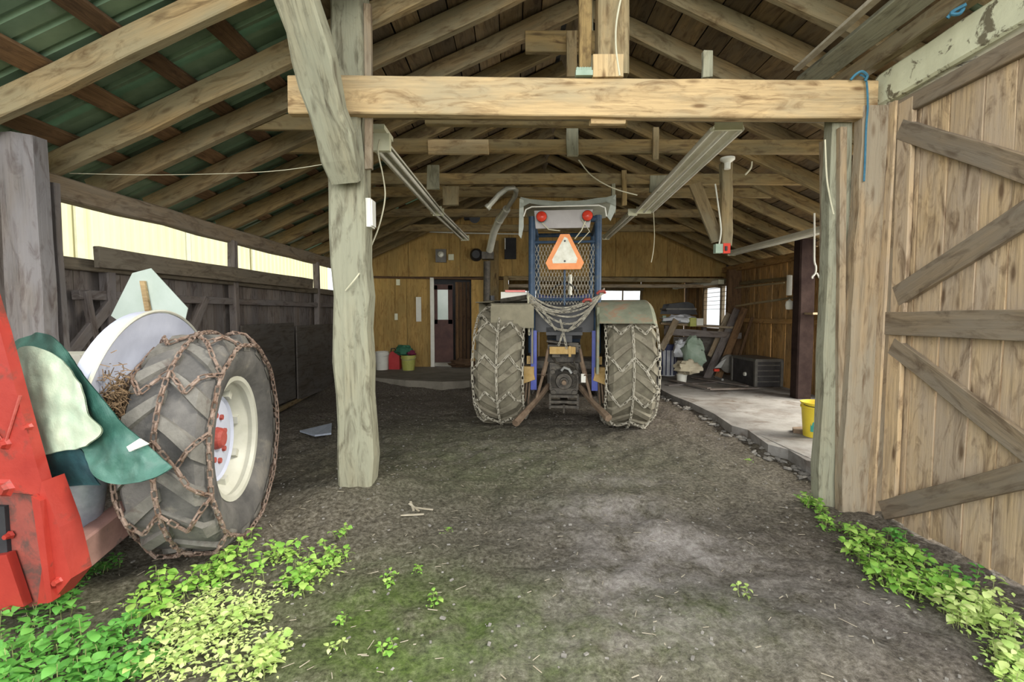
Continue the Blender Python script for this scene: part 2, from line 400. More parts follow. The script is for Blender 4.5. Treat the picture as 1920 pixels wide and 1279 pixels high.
def ground():
    def axis(a, b, st, lo, hi):
        fine = [a + st * i for i in range(int((b - a) / st) + 1)]
        return [lo, (lo * .6 + a * .4), a - 1] + fine + [b + 1, b * .4 + hi * .6, hi]
    xs = axis(-3.9, 3.6, .035, -30, 30); ys = axis(1.2, 7.2, .035, -30, 40); ys = sorted(set([v for v in ys if v < 7.25] + [7.3 + .1 * i for i in range(32)] + [11, 14, 25, 40]))
    vs_ = [(x, y, gz(x, y)) for y in ys for x in xs]
    n = len(xs); fs = [(j * n + i, j * n + i + 1, (j + 1) * n + i + 1, (j + 1) * n + i) for j in range(len(ys) - 1) for i in range(n - 1)]
    m, t, b = nt('earth floor'); v = mapped(t, (1, 1, 1), False)
    fine = noise_n(t, v, 34, 9, .78); mid = noise_n(t, v, 3.2, 8, .72, .6); big = noise_n(t, v, .9, 4, .6)
    col = ramp(t, fine, [(.36, (.045, .036, .027)), (.5, (.155, .132, .10)), (.62, (.30, .27, .225)), (.76, (.54, .51, .45))])
    col = mix(t, ramp(t, mid, [(.4, (0, 0, 0)), (.66, (.75,) * 3)]), col, mix(t, ramp(t, fine, [(.35, (0, 0, 0)), (.7, (1, 1, 1))]), (.065, .052, .045), (.26, .215, .195)))
    at = N(t, 'ShaderNodeAttribute', attribute_name='cover'); sp = N(t, 'ShaderNodeSeparateColor'); t.links.new(at.outputs['Color'], sp.inputs[0])
    mm = N(t, 'ShaderNodeMath', operation='MULTIPLY'); t.links.new(sp.outputs[0], mm.inputs[0]); t.links.new(ramp(t, mid, [(.32, (.25,) * 3), (.6, (1, 1, 1))]), mm.inputs[1])
    moss = ramp(t, fine, [(.34, (.03, .05, .01)), (.52, (.11, .17, .03)), (.72, (.24, .31, .10))])
    col = mix(t, mm.outputs[0], col, moss)
    m2 = N(t, 'ShaderNodeMath', operation='MULTIPLY'); t.links.new(sp.outputs[1], m2.inputs[0]); t.links.new(ramp(t, noise_n(t, v, 5, 7, .7), [(.36, (0, 0, 0)), (.6, (1, 1, 1))]), m2.inputs[1])
    col = mix(t, m2.outputs[0], col, ramp(t, fine, [(.3, (.22, .19, .17)), (.6, (.46, .42, .39)), (.8, (.62, .58, .55))]))
    t.links.new(col, b.inputs['Base Color']); b.inputs['Roughness'].default_value = .95; b.inputs['Specular IOR Level'].default_value = .2
    bump(t, b, mix(t, .5, fine, mid), 1.0, .05)
    mb = MB(); mb.add(vs_, fs); o = mb.build('floor', m, smooth=True)
    ca = o.data.color_attributes.new('cover', 'FLOAT_COLOR', 'POINT')
    dat = []
    for (x, y, z) in vs_:
        mo = .9 * G(x, y, -.55, 2.2, .55, .5) + .55 * G(x, y, 0, 1.9, .8, .5) + .4 * G(x, y, .9, 2.2, .5, .3) + .35 * G(x, y, -2.6, 2.1, 1.2, .6) + .3 * G(x, y, .5, 4.5, 1.6, 1.2) + .25 * G(x, y, -.9, 5, 1.2, 1.5) + (.5 if y < 1 else 0)
        ash = .9 * G(x, y, .75, 3.35, .55, .35) + .8 * G(x, y, 1.0, 2.85, .5, .25) + .6 * G(x, y, .6, 2.5, .35, .3) + .5 * G(x, y, 1.4, 2.3, .9, .4) + .5 * G(x, y, .95, 4.1, .5, .2) + .25 * G(x, y, 0, 5, 1.5, .6) + .4 * G(x, y, .4, 2.0, .7, .25)
        dat += [min(1, mo), min(1, ash), 0, 1]
    ca.data.foreach_set('color', dat)
    tag(o, 'uneven brown earth floor with moss and pale dusty patches', 'floor', kind='structure')


ground()


# ---------------------------------------------------------------- roof
XR = .68; ZE = 2.5; XL = -3.56; XW = 4.97


def zr(x): return ZE + .45 * (x - XL) if x < XR else ZE + .45 * (XR - XL) - .45 * (x - XR)


roof = empty('ceiling', (0, 0, 0), 'open timber roof of rafters, dark boards and green steel sheets', 'roof', kind='structure')
RY = [3.10, 3.80, 4.30, 4.95, 5.55, 6.15, 6.8, 7.5, 8.2, 8.9, 9.6, 10.3, 10.9]
nl = V((-.45, 0, 1)).normalized(); nr = V((.45, 0, 1)).normalized()
for i, y in enumerate(RY):
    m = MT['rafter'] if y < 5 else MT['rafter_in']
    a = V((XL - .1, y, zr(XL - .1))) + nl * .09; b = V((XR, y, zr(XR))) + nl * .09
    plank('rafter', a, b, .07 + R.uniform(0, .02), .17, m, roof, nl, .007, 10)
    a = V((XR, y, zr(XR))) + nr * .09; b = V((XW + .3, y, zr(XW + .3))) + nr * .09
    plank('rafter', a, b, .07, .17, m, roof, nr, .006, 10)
MT_FELT = rough_m('sky blocking felt', (.02, .02, .018), (.04, .038, .035), 6, .95)  # for the added layer that keeps sky out between boards
# collar ties
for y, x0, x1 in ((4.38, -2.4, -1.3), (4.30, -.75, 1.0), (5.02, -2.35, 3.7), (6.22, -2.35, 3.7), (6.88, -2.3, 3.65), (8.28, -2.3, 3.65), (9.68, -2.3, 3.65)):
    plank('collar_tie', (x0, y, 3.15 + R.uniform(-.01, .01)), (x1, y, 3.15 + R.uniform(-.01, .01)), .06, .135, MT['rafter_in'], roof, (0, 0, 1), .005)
plank('collar_tie', atY(985, 80, 4.86), atY(1115, 80, 4.86), .06, .2, MT['rafter_in'], roof, (0, 0, 1))
for y, px, y0, y1, wd in ((4.95, 1073, 232, 292, .12), (4.93, 1229, 240, 300, .06), (4.75, 1072, 60, 145, .1), (6.1, 1170, 320, 385, .06), (6.1, 1150, 345, 400, .05), (4.93, 1100, 0, 140, .12), (8.8, 1405, 340, 430, .08), (5.6, 812, 310, 355, .14), (6.1, 845, 350, 385, .2), (6.2, 1240, 330, 360, .3)):
    plank('hanger', atY(px, y0, y), atY(px, y1, y), wd, .04, R.choice([MT['rafter'], MT['rafter_in'], MT['post']]), roof, (0, 1, 0), .003)
# sheathing boards
x = -1.35
k = 0
while x < XW + .2:
    wd = R.uniform(.17, .24); x1 = x + wd
    if not (x < XR < x1):
        cut = R.choice([6.5, 7.2, 8.0]); nn = nl if x1 <= XR else nr
        for (a, b) in ((3.42, cut), (cut + .01, 11.25)):
            xm = (x + x1) / 2; z = zr(xm)
            p = V((xm, a, z)) + nn * (.192 + R.uniform(0, .012))
            plank('roof_board', p, p + V((0, b - a, 0)), wd * 1.085, .022, MT['sheath'], roof, nn, .003, 3)
    x = x1 + .008
for (xa, xb, nn) in ((-1.38, XR + .01, nl), (XR - .01, XW + .3, nr)):
    q = MB(); o_ = nn * .225
    q.prism([V((xa, 3.42, zr(xa))) + o_, V((xb, 3.42, zr(xb) if xb > XR else zr(XR))) + o_, V((xb, 11.3, zr(xb))) + o_, V((xa, 11.3, zr(xa))) + o_], (0, 0, .02)); q.build('sky_block_felt', MT_FELT, roof)  # unseen layer added to stop sky leaking through the sheathing gaps
plank('ridge_board', (XR, 2.66, zr(XR) + .26), (XR, 11.3, zr(XR) + .26), .34, .03, MT['sheath'], roof, (0, 0, 1))  # added along the ridge to close a sky leak
# purlins and corrugated steel on the left slope and above the entrance
for x in [XL - .25 + .47 * i for i in range(5)] + [-1.42]:
    y = 2.72
    while y < 11.1:
        L = R.uniform(2.4, 3.2); y1 = min(y + L, 11.2); p = V((x, y, zr(x))) + nl * .195
        plank('purlin', p, p + V((0, y1 - y, 0)), R.uniform(.12, .16), .03, MT['purlin'], roof, nl, .004); y = y1 + .01
for x in (-.9, -.4, .1, .9, 1.4, 1.9, 2.4, 2.9, 3.4):
    nn = nl if x < XR else nr; p = V((x, 2.72, zr(x))) + nn * .195
    plank('purlin', p, p + V((0, .7, 0)), .13, .03, MT['purlin'], roof, nn, .004)


def sheet(xa, xb, y0, y1, nn):
    mb = MB(); prof = []
    y = y0
    while y < y1 - .01:
        prof += [(y, 0), (y + .07, 0), (y + .085, .02), (y + .105, .02), (y + .12, 0)]; y += .15
    prof.append((y1, 0)); vs_ = []
    for xx in (xa, xb):
        for (yy, h) in prof: vs_.append(V((xx, yy, zr(xx))) + nn * (.215 + h))
    n = len(prof); mb.add(vs_, [(i, i + 1, n + i + 1, n + i) for i in range(n - 1)])
    mb.build('roof_sheet', MT['green_metal'], roof)


y = 2.65
while y < 11.2:
    sheet(XL - .4, -1.36, y, min(y + .93, 11.25), nl); y += .9
sheet(-1.36, XR - .02, 2.65, 3.42, nl); sheet(XR + .02, XW + .3, 2.65, 3.42, nr)

# loose timbers laid along the eaves above the right jamb
plank('loft_plank', (2.47, 2.2, 3.38), (2.47, 4.15, 3.38), .17, .05, MT['post'], roof, (.5, 0, 1))
plank('loft_plank', (2.60, 2.1, 3.26), (2.60, 4.3, 3.26), .09, .12, MT['rafter'], roof, (0, 0, 1))
plank('loft_plank', (2.36, 2.6, 3.50), (2.30, 4.0, 3.42), .03, .06, MT['chip'], roof, (1, 0, 0))

# ---------------------------------------------------------------- front frame
hb = empty('header_beam', (.55, 3.5, 2.9), 'long fresh yellow timber beam spanning the barn entrance', 'beam', kind='structure')
a = atY(538, 176, 3.5); b = atY(1645, 186, 3.5)
plank('beam_face', (a.x, 3.54, a.z), (b.x, 3.54, b.z), .08, .265, MT['beam'], hb, (0, 0, 1), .004, 14)
plank('beam_rear', (-1.05, 3.68, 3.045), (2.45, 3.68, 3.02), .16, .25, MT['beam2'], hb, (0, 0, 1), .004, 10, label='darker timber behind the fresh beam')
tp = empty('timber_post', (-1.22, 3.66, .1), 'tall rough grey post standing free on the earth floor', 'post', kind='structure')
plank('post_shaft', (-1.19, 3.665, .10), (-1.22, 3.665, 3.06), .255, .2, MT['post'], tp, (0, 1, 0), .012, 12, 1.06)
plank('post_top', (-1.2, 3.68, 3.06), (-1.2, 3.68, 4.15), .25, .17, MT['post'], tp, (0, 1, 0), .008)
plank('nailing_strip', atY(692, 318, 3.6), atY(690, 10, 3.6), .055, .05, MT['jamb'], tp, (0, 1, 0), .003)
a = atY(652, 336, 3.5); b = atY(545, -60, 2.85)
plank('post_brace', a, b, .215, .16, MT['post'], tp, (0, 1, 0), .012, 8, 1.15, label='leaning brace with deep cracks')
kp = empty('king_post', (.72, 3.6, 3.2), 'square post standing on the header beam with pale block', 'post', kind='structure')
plank('post_shaft', atY(1146, 146, 3.62), atY(1148, -80, 3.62), .215, .16, MT['rafter'], kp, (0, 1, 0), .005)
plank('block', atY(1140, 146, 3.5), atY(1140, 104, 3.5), .215, .04, MT['beam'], kp, (0, 1, 0), .002, 2)
plank('side_strip', atY(1096, 140, 3.66), atY(1098, -80, 3.66), .09, .06, MT['rafter_in'], kp, (0, 1, 0), .004)
plank('short_stick', atY(1326, 146, 3.6), atY(1326, 97, 3.6), .07, .04, MT['post'], kp, (0, 1, 0), .002, 2)

rj = empty('door_jamb', (2.45, 3.6, 0), 'built-up grey timber jamb at the right side of the entrance', 'jamb', kind='structure')
plank('jamb_board', atY(1550, 880, 3.74), atY(1552, 262, 3.74), .06, .12, MT['jamb'], rj, (0, 1, 0), .004)
plank('jamb_board', (2.43, 3.66, -.03), (2.43, 3.66, 2.9), .15, .12, MT['post'], rj, (0, 1, 0), .006, 10)
plank('jamb_board', (2.56, 3.54, -.05), (2.60, 3.54, 2.92), .21, .1, MT['jamb'], rj, (0, 1, 0), .006, 12)
plank('jamb_strip', atY(1575, 880, 3.58), atY(1578, 240, 3.58), .05, .05, MT['jamb'], rj, (0, 1, 0), .003)
plank('jamb_board', (2.73, 3.50, -.05), (2.75, 3.50, 2.95), .16, .03, MT['jamb'], rj, (0, 1, 0), .003)
plank('jamb_strip', (2.645, 3.46, -.03), (2.68, 3.46, 2.93), .02, .06, MT['door'], rj, (0, 1, 0), .002)

wb = empty('painted_beam', (2.74, 2.6, 2.94), 'white painted beam with peeling paint above the open door', 'beam', kind='structure')
plank('beam_timber', (2.725, 3.60, 3.06), (2.725, 1.5, 3.08), .15, .235, MT['white_paint'], wb, (0, 0, 1), .004, 10)

# open barn door, runs straight towards the viewer
dr = empty('door_1', (2.72, 2.6, 0), 'open barn door of vertical boards with crossing braces', 'door', kind='structure')
DY = [3.43, 3.27, 3.06, 2.84, 2.66, 2.48, 2.28, 2.06, 1.86, 1.66]
for a, b in zip(DY, DY[1:]):
    plank('door_board', (2.735 + R.uniform(0, .006), (a + b) / 2, gz(2.7, (a + b) / 2) - .0 + .02), (2.735, (a + b) / 2, 2.93), abs(a - b) - .008, .026, MT['door'], dr, (1, 0, 0), .002, 6)
XB = 2.70


def dplank(p, q, wd, nm='door_brace', mt='brace', off=0):
    a, b = atX(*p, XB - off), atX(*q, XB - off); d = (b - a)
    if b.y > 1.7: b = a + d * ((a.y - 1.7) / (a.y - b.y))
    plank(nm, a, b, wd, .035, MT[mt], dr, (1, 0, 0), .003, 6)


plank('door_stile', (XB, 3.36, .02), (XB, 3.36, 2.9), .12, .03, MT['door'], dr, (1, 0, 0), .003)
dplank((1690, 242), (1920, 316), .13)
dplank((1684, 556), (1920, 406), .14)
dplank((1652, 606), (1920, 610), .165, 'door_rail', off=.02)
dplank((1676, 648), (1920, 838), .125)
dplank((1656, 958), (1920, 893), .13)
a = atX(1655, 210, 2.70); plank('door_rail', (2.71, 3.45, 2.87), (2.71, 1.7, 2.87), .12, .05, MT['brace'], dr, (1, 0, 0), .003)

# ---------------------------------------------------------------- left wall
wl = empty('wall_left', (-3.6, 6, 0), 'grey board wall with a long gap under the eaves', 'wall', kind='structure')
plank('wall_plate', (-3.56, 3.3, 2.43), (-3.56, 11.2, 2.43), .12, .18, MT['brace'], wl, (0, 0, 1), .012, 14)
plank('wall_plate', (-3.56, 1.9, 2.43), (-3.56, 3.28, 2.43), .12, .17, MT['wall'], wl, (0, 0, 1), .012)
plank('sill_rail', (-3.53, 3.5, 1.85), (-3.53, 11.2, 1.85), .08, .1, MT['plate'], wl, (0, 0, 1), .006, 12)
a, b = atX(180, 482, -3.38), atX(585, 533, -3.38)
plank('loose_plank', a, b, .05, .17, MT['plate'], wl, (0, 0, 1), .006)
plank('mid_rail', (-3.53, 3.9, 1.60), (-3.53, 11.2, 1.60), .06, .08, MT['wall'], wl, (0, 0, 1), .006, 12)
for y in (4.2, 6.1, 8.7, 10.2):
    plank('wall_stud', (-3.52, y, 0), (-3.52, y, 2.36 if y > 5 else 1.8), .09, .09, MT['wall'], wl, (1, 0, 0), .005)
y = 2.0
while y < 11.2:
    wd = R.uniform(.17, .26)
    top = 2.36 if y < 3.55 else 1.86
    plank('wall_board', (-3.63 - R.uniform(0, .01), y + wd / 2, -.03), (-3.63, y + wd / 2, top), wd - .006, .022, MT['wall'], wl, (1, 0, 0), .003, 4)
    y += wd
for z in (.5, .75, 1.0, 1.25, 1.5, 1.75, 2.0, 2.25):
    plank('cladding_board', (-3.60, 1.9, z), (-3.60, 3.25, z), .235, .02, MT['wall'], wl, (1, 0, 0), .002)
plank('wall_brace', atX(160, 545, -3.50), atX(190, 700, -3.50), .06, .05, MT['wall'], wl, (1, 0, 0))
plank('wall_brace', atX(215, 560, -3.50), atX(118, 680, -3.50), .09, .04, MT['wall'], wl, (1, 0, 0))
plank('wall_brace', atX(385, 560, -3.50), atX(345, 660, -3.50), .09, .04, MT['wall'], wl, (1, 0, 0))
for (ya, yb, z0, z1) in ((6.1, 7.6, .1, 1.3), (7.65, 9.6, .05, 1.25)):
    plank('plywood_sheet', (-3.44, ya, (z0 + z1) / 2), (-3.46, yb, (z0 + z1) / 2), z1 - z0, .02, MT['plyd'], wl, (1, 0, 0), .004)
plank('floor_batten', atZ(520, 770, .05), atZ(632, 712, .05), .07, .05, MT['rafter'], wl, (0, 0, 1))
lp = plank('log_post', (-3.30, 3.34, -.05), (-3.34, 3.34, 2.64), .25, .25, MT['log'], None, (0, 1, 0), .006, 8, chf=.29)
tag(lp, 'round grey log post against the left board wall', 'post', kind='structure')
plank('post_strip', (-3.32, 3.56, 0), (-3.34, 3.56, 2.4), .05, .05, MT['wall'], wl, (0, 1, 0))

# neighbouring building seen through the gap
nb = MB(); ys = 1.0; vs_ = []
prof = []
while ys < 16:
    prof += [(ys, 0), (ys + .08, 0), (ys + .10, .05), (ys + .13, .05), (ys + .15, 0)]; ys += .2
n_ = len(prof)
for z in (-.2, 3.6): vs_ += [V((-6.2 + h, yy, z)) for (yy, h) in prof]
nb.add(vs_, [(i, n_ + i, n_ + i + 1, i + 1) for i in range(n_ - 1)])
nbo = empty('neighbouring_shed', (-6.4, 8, 0), 'cream ribbed steel shed seen through the gap in the left wall', 'building')
nb.build('siding', MT['siding'], nbo)
for yy in (4.6, 6.9, 9.2, 11.5):
    plank('trim_strip', (-6.15, yy, -.2), (-6.15, yy, 3.6), .12, .04, MT['cream_box'], nbo, (1, 0, 0), .001)
q = MB(); q.prism([(-6.0, .9, 3.6), (-6.0, 16, 3.6), (-8.6, 16, 4.4), (-8.6, .9, 4.4)], (0, 0, .04)); q.build('roof', MT['green_metal'], nbo)
q = MB(); q.prism([(-6.24, 1, -.2), (-6.24, 1, 3.6), (-8.6, 1, 4.38), (-8.6, 1, -.2)], (0, .05, 0)); q.build('end_wall', MT['siding'], nbo)
q = MB(); q.prism([(-6.24, 15.9, -.2), (-6.24, 15.9, 3.6), (-8.6, 15.9, 4.38), (-8.6, 15.9, -.2)], (0, .05, 0)); q.build('end_wall', MT['siding'], nbo)

# ---------------------------------------------------------------- back walls
YB = 11.2
wk = empty('wall_back', (0, YB, 0), 'plywood back wall and gable with exposed seams', 'wall', kind='structure')


def sheet_wall(x0, x1, z0, parent, ztop=None, y=YB, mat='ply', name='plywood_sheet'):
    m = MB(); pts = [(x0 + .004, z0), (x1 - .004, z0)]
    if ztop is None:
        top = [(x1 - .004, zr(x1) + .12)] + ([(XR, zr(XR) + .12)] if x0 < XR < x1 else []) + [(x0 + .004, zr(x0) + .12)]
    else: top = [(x1 - .004, ztop), (x0 + .004, ztop)]
    m.prism([V((0, 0, 0))] and [V((z, x_, 0)) for (x_, z) in pts + top], (0, 0, .02))
    M = Matrix(((0, 1, 0, 0), (0, 0, 1, y), (1, 0, 0, 0), (0, 0, 0, 1)))
    return m.build(name, MT[mat], parent, M)


xs = [-3.6, -2.45, -1.88]
for a, b in zip(xs, xs[1:]): sheet_wall(a, b, .2, wk, 2.28)
for a, b in ((-.95, -.12),): sheet_wall(a, b, .2, wk, 2.28)
xs = [-3.6, -2.4, -1.2, 0, 1.2, 2.4, 3.6, 4.97]
for a, b in zip(xs, xs[1:]): sheet_wall(a, b, 2.30, wk, 3.25 if False else None, YB + .01)
q = MB(); q.prism([(-3.7, YB + .04, 2.32), (XW + .1, YB + .04, 2.32), (XW + .1, YB + .04, zr(XW) + .28), (XR, YB + .04, zr(XR) + .32), (-3.7, YB + .04, zr(-3.7) + .3)], (0, .02, 0)); q.build('gable_backing', MT['dark'], wk)  # dark sheet added so no sky shows through the gable seams
plank('header_rail', (-3.6, YB - .03, 2.29), (-.1, YB - .03, 2.24), .05, .05, MT['purlin'], wk)
plank('header_rail', (-.1, YB - .04, 2.26), (4.97, YB - .04, 2.20), .06, .1, MT['rafter'], wk)
plank('header_rail', (-.1, YB + .3, 2.1), (4.97, YB + .3, 2.1), .06, .08, MT['jamb'], wk)
plank('wall_post', (-.42, YB - .12, .2), (-.42, YB - .12, 3.1), .22, .12, MT['rafter_in'], wk, (0, 1, 0))
plank('wall_post', (-.14, YB - .1, .2), (-.14, YB - .1, 2.3), .12, .1, MT['rafter_in'], wk, (0, 1, 0))
plank('seam_batten', atY(744, 600, YB - .02), atY(744, 512, YB - .02), .05, .02, MT['ply'], wk, (0, 1, 0))
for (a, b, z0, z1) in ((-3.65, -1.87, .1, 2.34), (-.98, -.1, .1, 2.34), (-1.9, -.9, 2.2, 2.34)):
    q = MB(); q.prism([(a, YB + .14, z0), (b, YB + .14, z0), (b, YB + .14, z1), (a, YB + .14, z1)], (0, .02, 0)); q.build('backing_sheet', MT['dark'], wk)  # dark sheets added to block sky behind the plywood seams
# door in the back wall
d2 = empty('door_2', (-1.5, YB, .2), 'dark brown half glazed door in the back wall', 'door', kind='structure')
plank('door_casing', (-1.85, YB - .04, .2), (-1.85, YB - .04, 2.27), .09, .05, MT['white'], d2, (0, 1, 0), .002)
dk = MB()
for c, d in (((-1.60, .9), (.44, 1.0)), ((-1.79, 1.75), (.1, .9)), ((-1.44, 1.75), (.1, .9)), ((-1.6, 2.16), (.44, .12))): dk.box((c[0], YB + .05, c[1] - .1), (d[0], .045, d[1]))
dk.build('door_leaf', rough_m('maroon brown paint', (.06, .025, .022), (.10, .045, .035), 5, .6, bs=.1), d2)
g_ = MB(); g_.box((-1.615, YB + .05, 1.66), (.26, .01, .72)); go = g_.build('window_pane', rough_m('painted reflection glass', (.55, .66, .60), (.66, .76, .70), 2, .15, bs=0), d2)  # opaque pale pane, a reflection put into its colour
for i in range(5):
    x = -1.33 + i * .09
    plank('dark_slat', (x, YB + .45, .2), (x, YB + .45, 2.2), .075, .02, MT['purlin'], d2, (0, 1, 0), .004)
sm = MB(); sm.box((-1.4, YB + 1.0, 1.3), (1.3, .03, 2.5)); sm.build('vestibule_dark_sheet', MT['dark'], d2)  # near-black sheet paints the darkness of the space behind the door

# back room
w3 = empty('wall_rear_room', (2.5, 13.9, 0), 'orange plywood wall of the rear workshop with window openings', 'wall', kind='structure')
y2 = 13.9
wz0, wz1 = 1.70, 2.14
for (a, b, z0, z1) in ((-.4, .02 - .12, .1, 2.6), (-.1, .78, .1, wz0), (-.1, .78, wz1, 2.6), (.78, 2.45, .1, 2.6), (2.45, 3.72, .1, wz0), (2.45, 3.72, wz1, 2.6), (3.72, 4.97, .1, 2.6)):
    sheet_wall(a, b, z0, w3, z1, y2)
for i, (a, b) in enumerate(((-.1, .78), (2.45, 3.72))):
    wn = empty('window_%d' % (i + 1), ((a + b) / 2, y2, wz0), ['small bright window behind the tractor, partly hidden', 'small bright window right of the tractor'][i], 'window', kind='structure')
    for z in (wz0, wz1): plank('window_frame', (a - .06, y2 - .04, z), (b + .06, y2 - .04, z), .07, .09, MT['rafter'], wn, (0, 0, 1))
    for x in (a, (a + b) / 2 + .1, b): plank('window_frame', (x, y2 - .03, wz0), (x, y2 - .03, wz1), .06 if x != (a + b) / 2 + .1 else .03, .06, MT['rafter'], wn, (0, 1, 0))
    q = MB(); q.box(((a + b) / 2, y2, (wz0 + wz1) / 2), (b - a, .006, wz1 - wz0)); q.build('pane', MT['glass'], wn)
rr_ = MB(); rr_.prism([(-.4, YB + .05, 2.45), (4.97, YB + .05, 2.45), (4.97, y2, 2.45), (-.4, y2, 2.45)], (0, 0, .03)); tag(rr_.build('ceiling_rear_room', MT['sheath']), 'low dark ceiling of the rear workshop', 'ceiling', kind='structure')
q = MB(); q.prism([(-.42, YB, 0), (-.42, y2, 0), (-.42, y2, 2.5), (-.42, YB, 2.5)], (-.03, 0, 0)); tag(q.build('wall_partition', MT['ply']), 'plywood side wall of the rear workshop', 'wall', kind='structure')

# ---------------------------------------------------------------- right wall
wr = empty('wall_right', (4.97, 9, 0), 'orange brown board wall behind the concrete slab', 'wall', kind='structure')
plank('wall_plate', (4.93, 3.3, 2.44), (4.93, 14, 2.44), .12, .14, MT['wallr'], wr, (0, 0, 1), .01, 12)
WY0, WY1, WZ0, WZ1 = 10.75, 12.35, 1.05, 2.12
y = 7.3
while y < 13.9:
    wd = R.uniform(.17, .25); ym = y + wd / 2
    segs = [(0.05, 2.38)] if not (WY0 < ym < WY1) else [(.05, WZ0), (WZ1, 2.38)]
    for a, b in segs:
        plank('wall_board', (5.0 + R.uniform(0, .01), ym, a), (5.0, ym, b), wd - .006, .022, MT['wallr'], wr, (1, 0, 0), .003, 3)
    y += wd
plank('girt', (4.95, 7.3, 1.30), (4.95, 10.7, 1.30), .05, .09, MT['wallr'], wr)
plank('girt', (4.95, 7.3, 2.05), (4.95, 10.7, 2.1), .04, .07, MT['rafter_in'], wr)
plank('shelf_pole', atY(1380, 574, 9.6), atY(1500, 556, 7.9), .035, .035, MT['rafter'], wr)
plank('shelf_pole', atY(1378, 540, 9.6), atY(1470, 530, 7.9), .03, .03, MT['rafter'], wr)
plank('wall_post', (4.60, 7.6, .08), (4.60, 7.6, 2.6), .24, .2, rough_m('tarred post', (.02, .012, .011), (.04, .026, .022), 5, .9, bs=.3, spec=.1), wr, (0, 1, 0), .006, label='dark tarred post')
plank('wall_post', (4.86, 10.55, .08), (4.86, 10.55, 2.4), .3, .12, MT['purlin'], wr, (0, 1, 0), .005)
w3n = empty('window_3', (4.97, 11.6, 1.05), 'tall bright window with slatted blinds in the right wall', 'window', kind='structure')
for z in (WZ0, WZ1): plank('window_frame', (4.95, WY0, z), (4.95, WY1, z), .09, .08, MT['jamb'], w3n)
for y in (WY0, 11.33, WY1): plank('window_frame', (4.95, y, WZ0), (4.95, y, WZ1), .09, .09, MT['jamb'], w3n, (0, 1, 0))
for i in range(6): plank('blind_slat', (4.91, WY0 + .05, 1.55 + i * .1), (4.91, WY1 - .05, 1.55 + i * .1), .035, .008, MT['jamb'], w3n, (0, 0, 1), .001, 2)
q = MB(); q.box((4.99, (WY0 + WY1) / 2, (WZ0 + WZ1) / 2), (.006, WY1 - WY0, WZ1 - WZ0)); q.build('pane', MT['glass'], w3n)

# concrete slabs
sl = MB(); edge = [(1242, 732), (1262, 742), (1300, 757), (1340, 776), (1372, 798), (1402, 806), (1440, 833), (1478, 842), (1512, 862), (1545, 872), (1600, 905)]
e3 = [atZ(px, py, .1) for px, py in edge]; e3 = [V((p.x, p.y, .1 + R.uniform(-.008, .004))) for p in e3]
far = V((2.75, 14, .1)); mid = V((2.78, 9.4, .1))
sl.prism([far, mid] + e3 + [V((5.0, e3[-1].y, .1)), V((5.0, 14, .1))], (0, 0, -.22))
tag(sl.build('floor_slab', MT['concrete']), 'pale concrete slab with a broken edge at the right', 'floor slab', kind='structure')
s2 = MB(); s2.prism([atZ(640, 716, .2), atZ(700, 708, .2), atZ(760, 713, .2), atZ(830, 716, .2), atZ(880, 714, .2), (.2, 9.9, .2), (2.74, 9.9, .2), (2.74, 13.9, .2), (-3.6, 13.9, .2), (-3.6, 9.6, .2)], (0, 0, -.3))
tag(s2.build('floor_step', rough_m('dusty concrete', (.16, .14, .11), (.27, .245, .2), 3, .95, bs=.5)), 'raised dusty concrete floor in front of the back wall', 'floor slab', kind='structure')

# ================================================================ things
def lpx(mb, pts, Y, th):
    mb.prism([atY(px, py, Y) for px, py in pts], (0, th, 0))


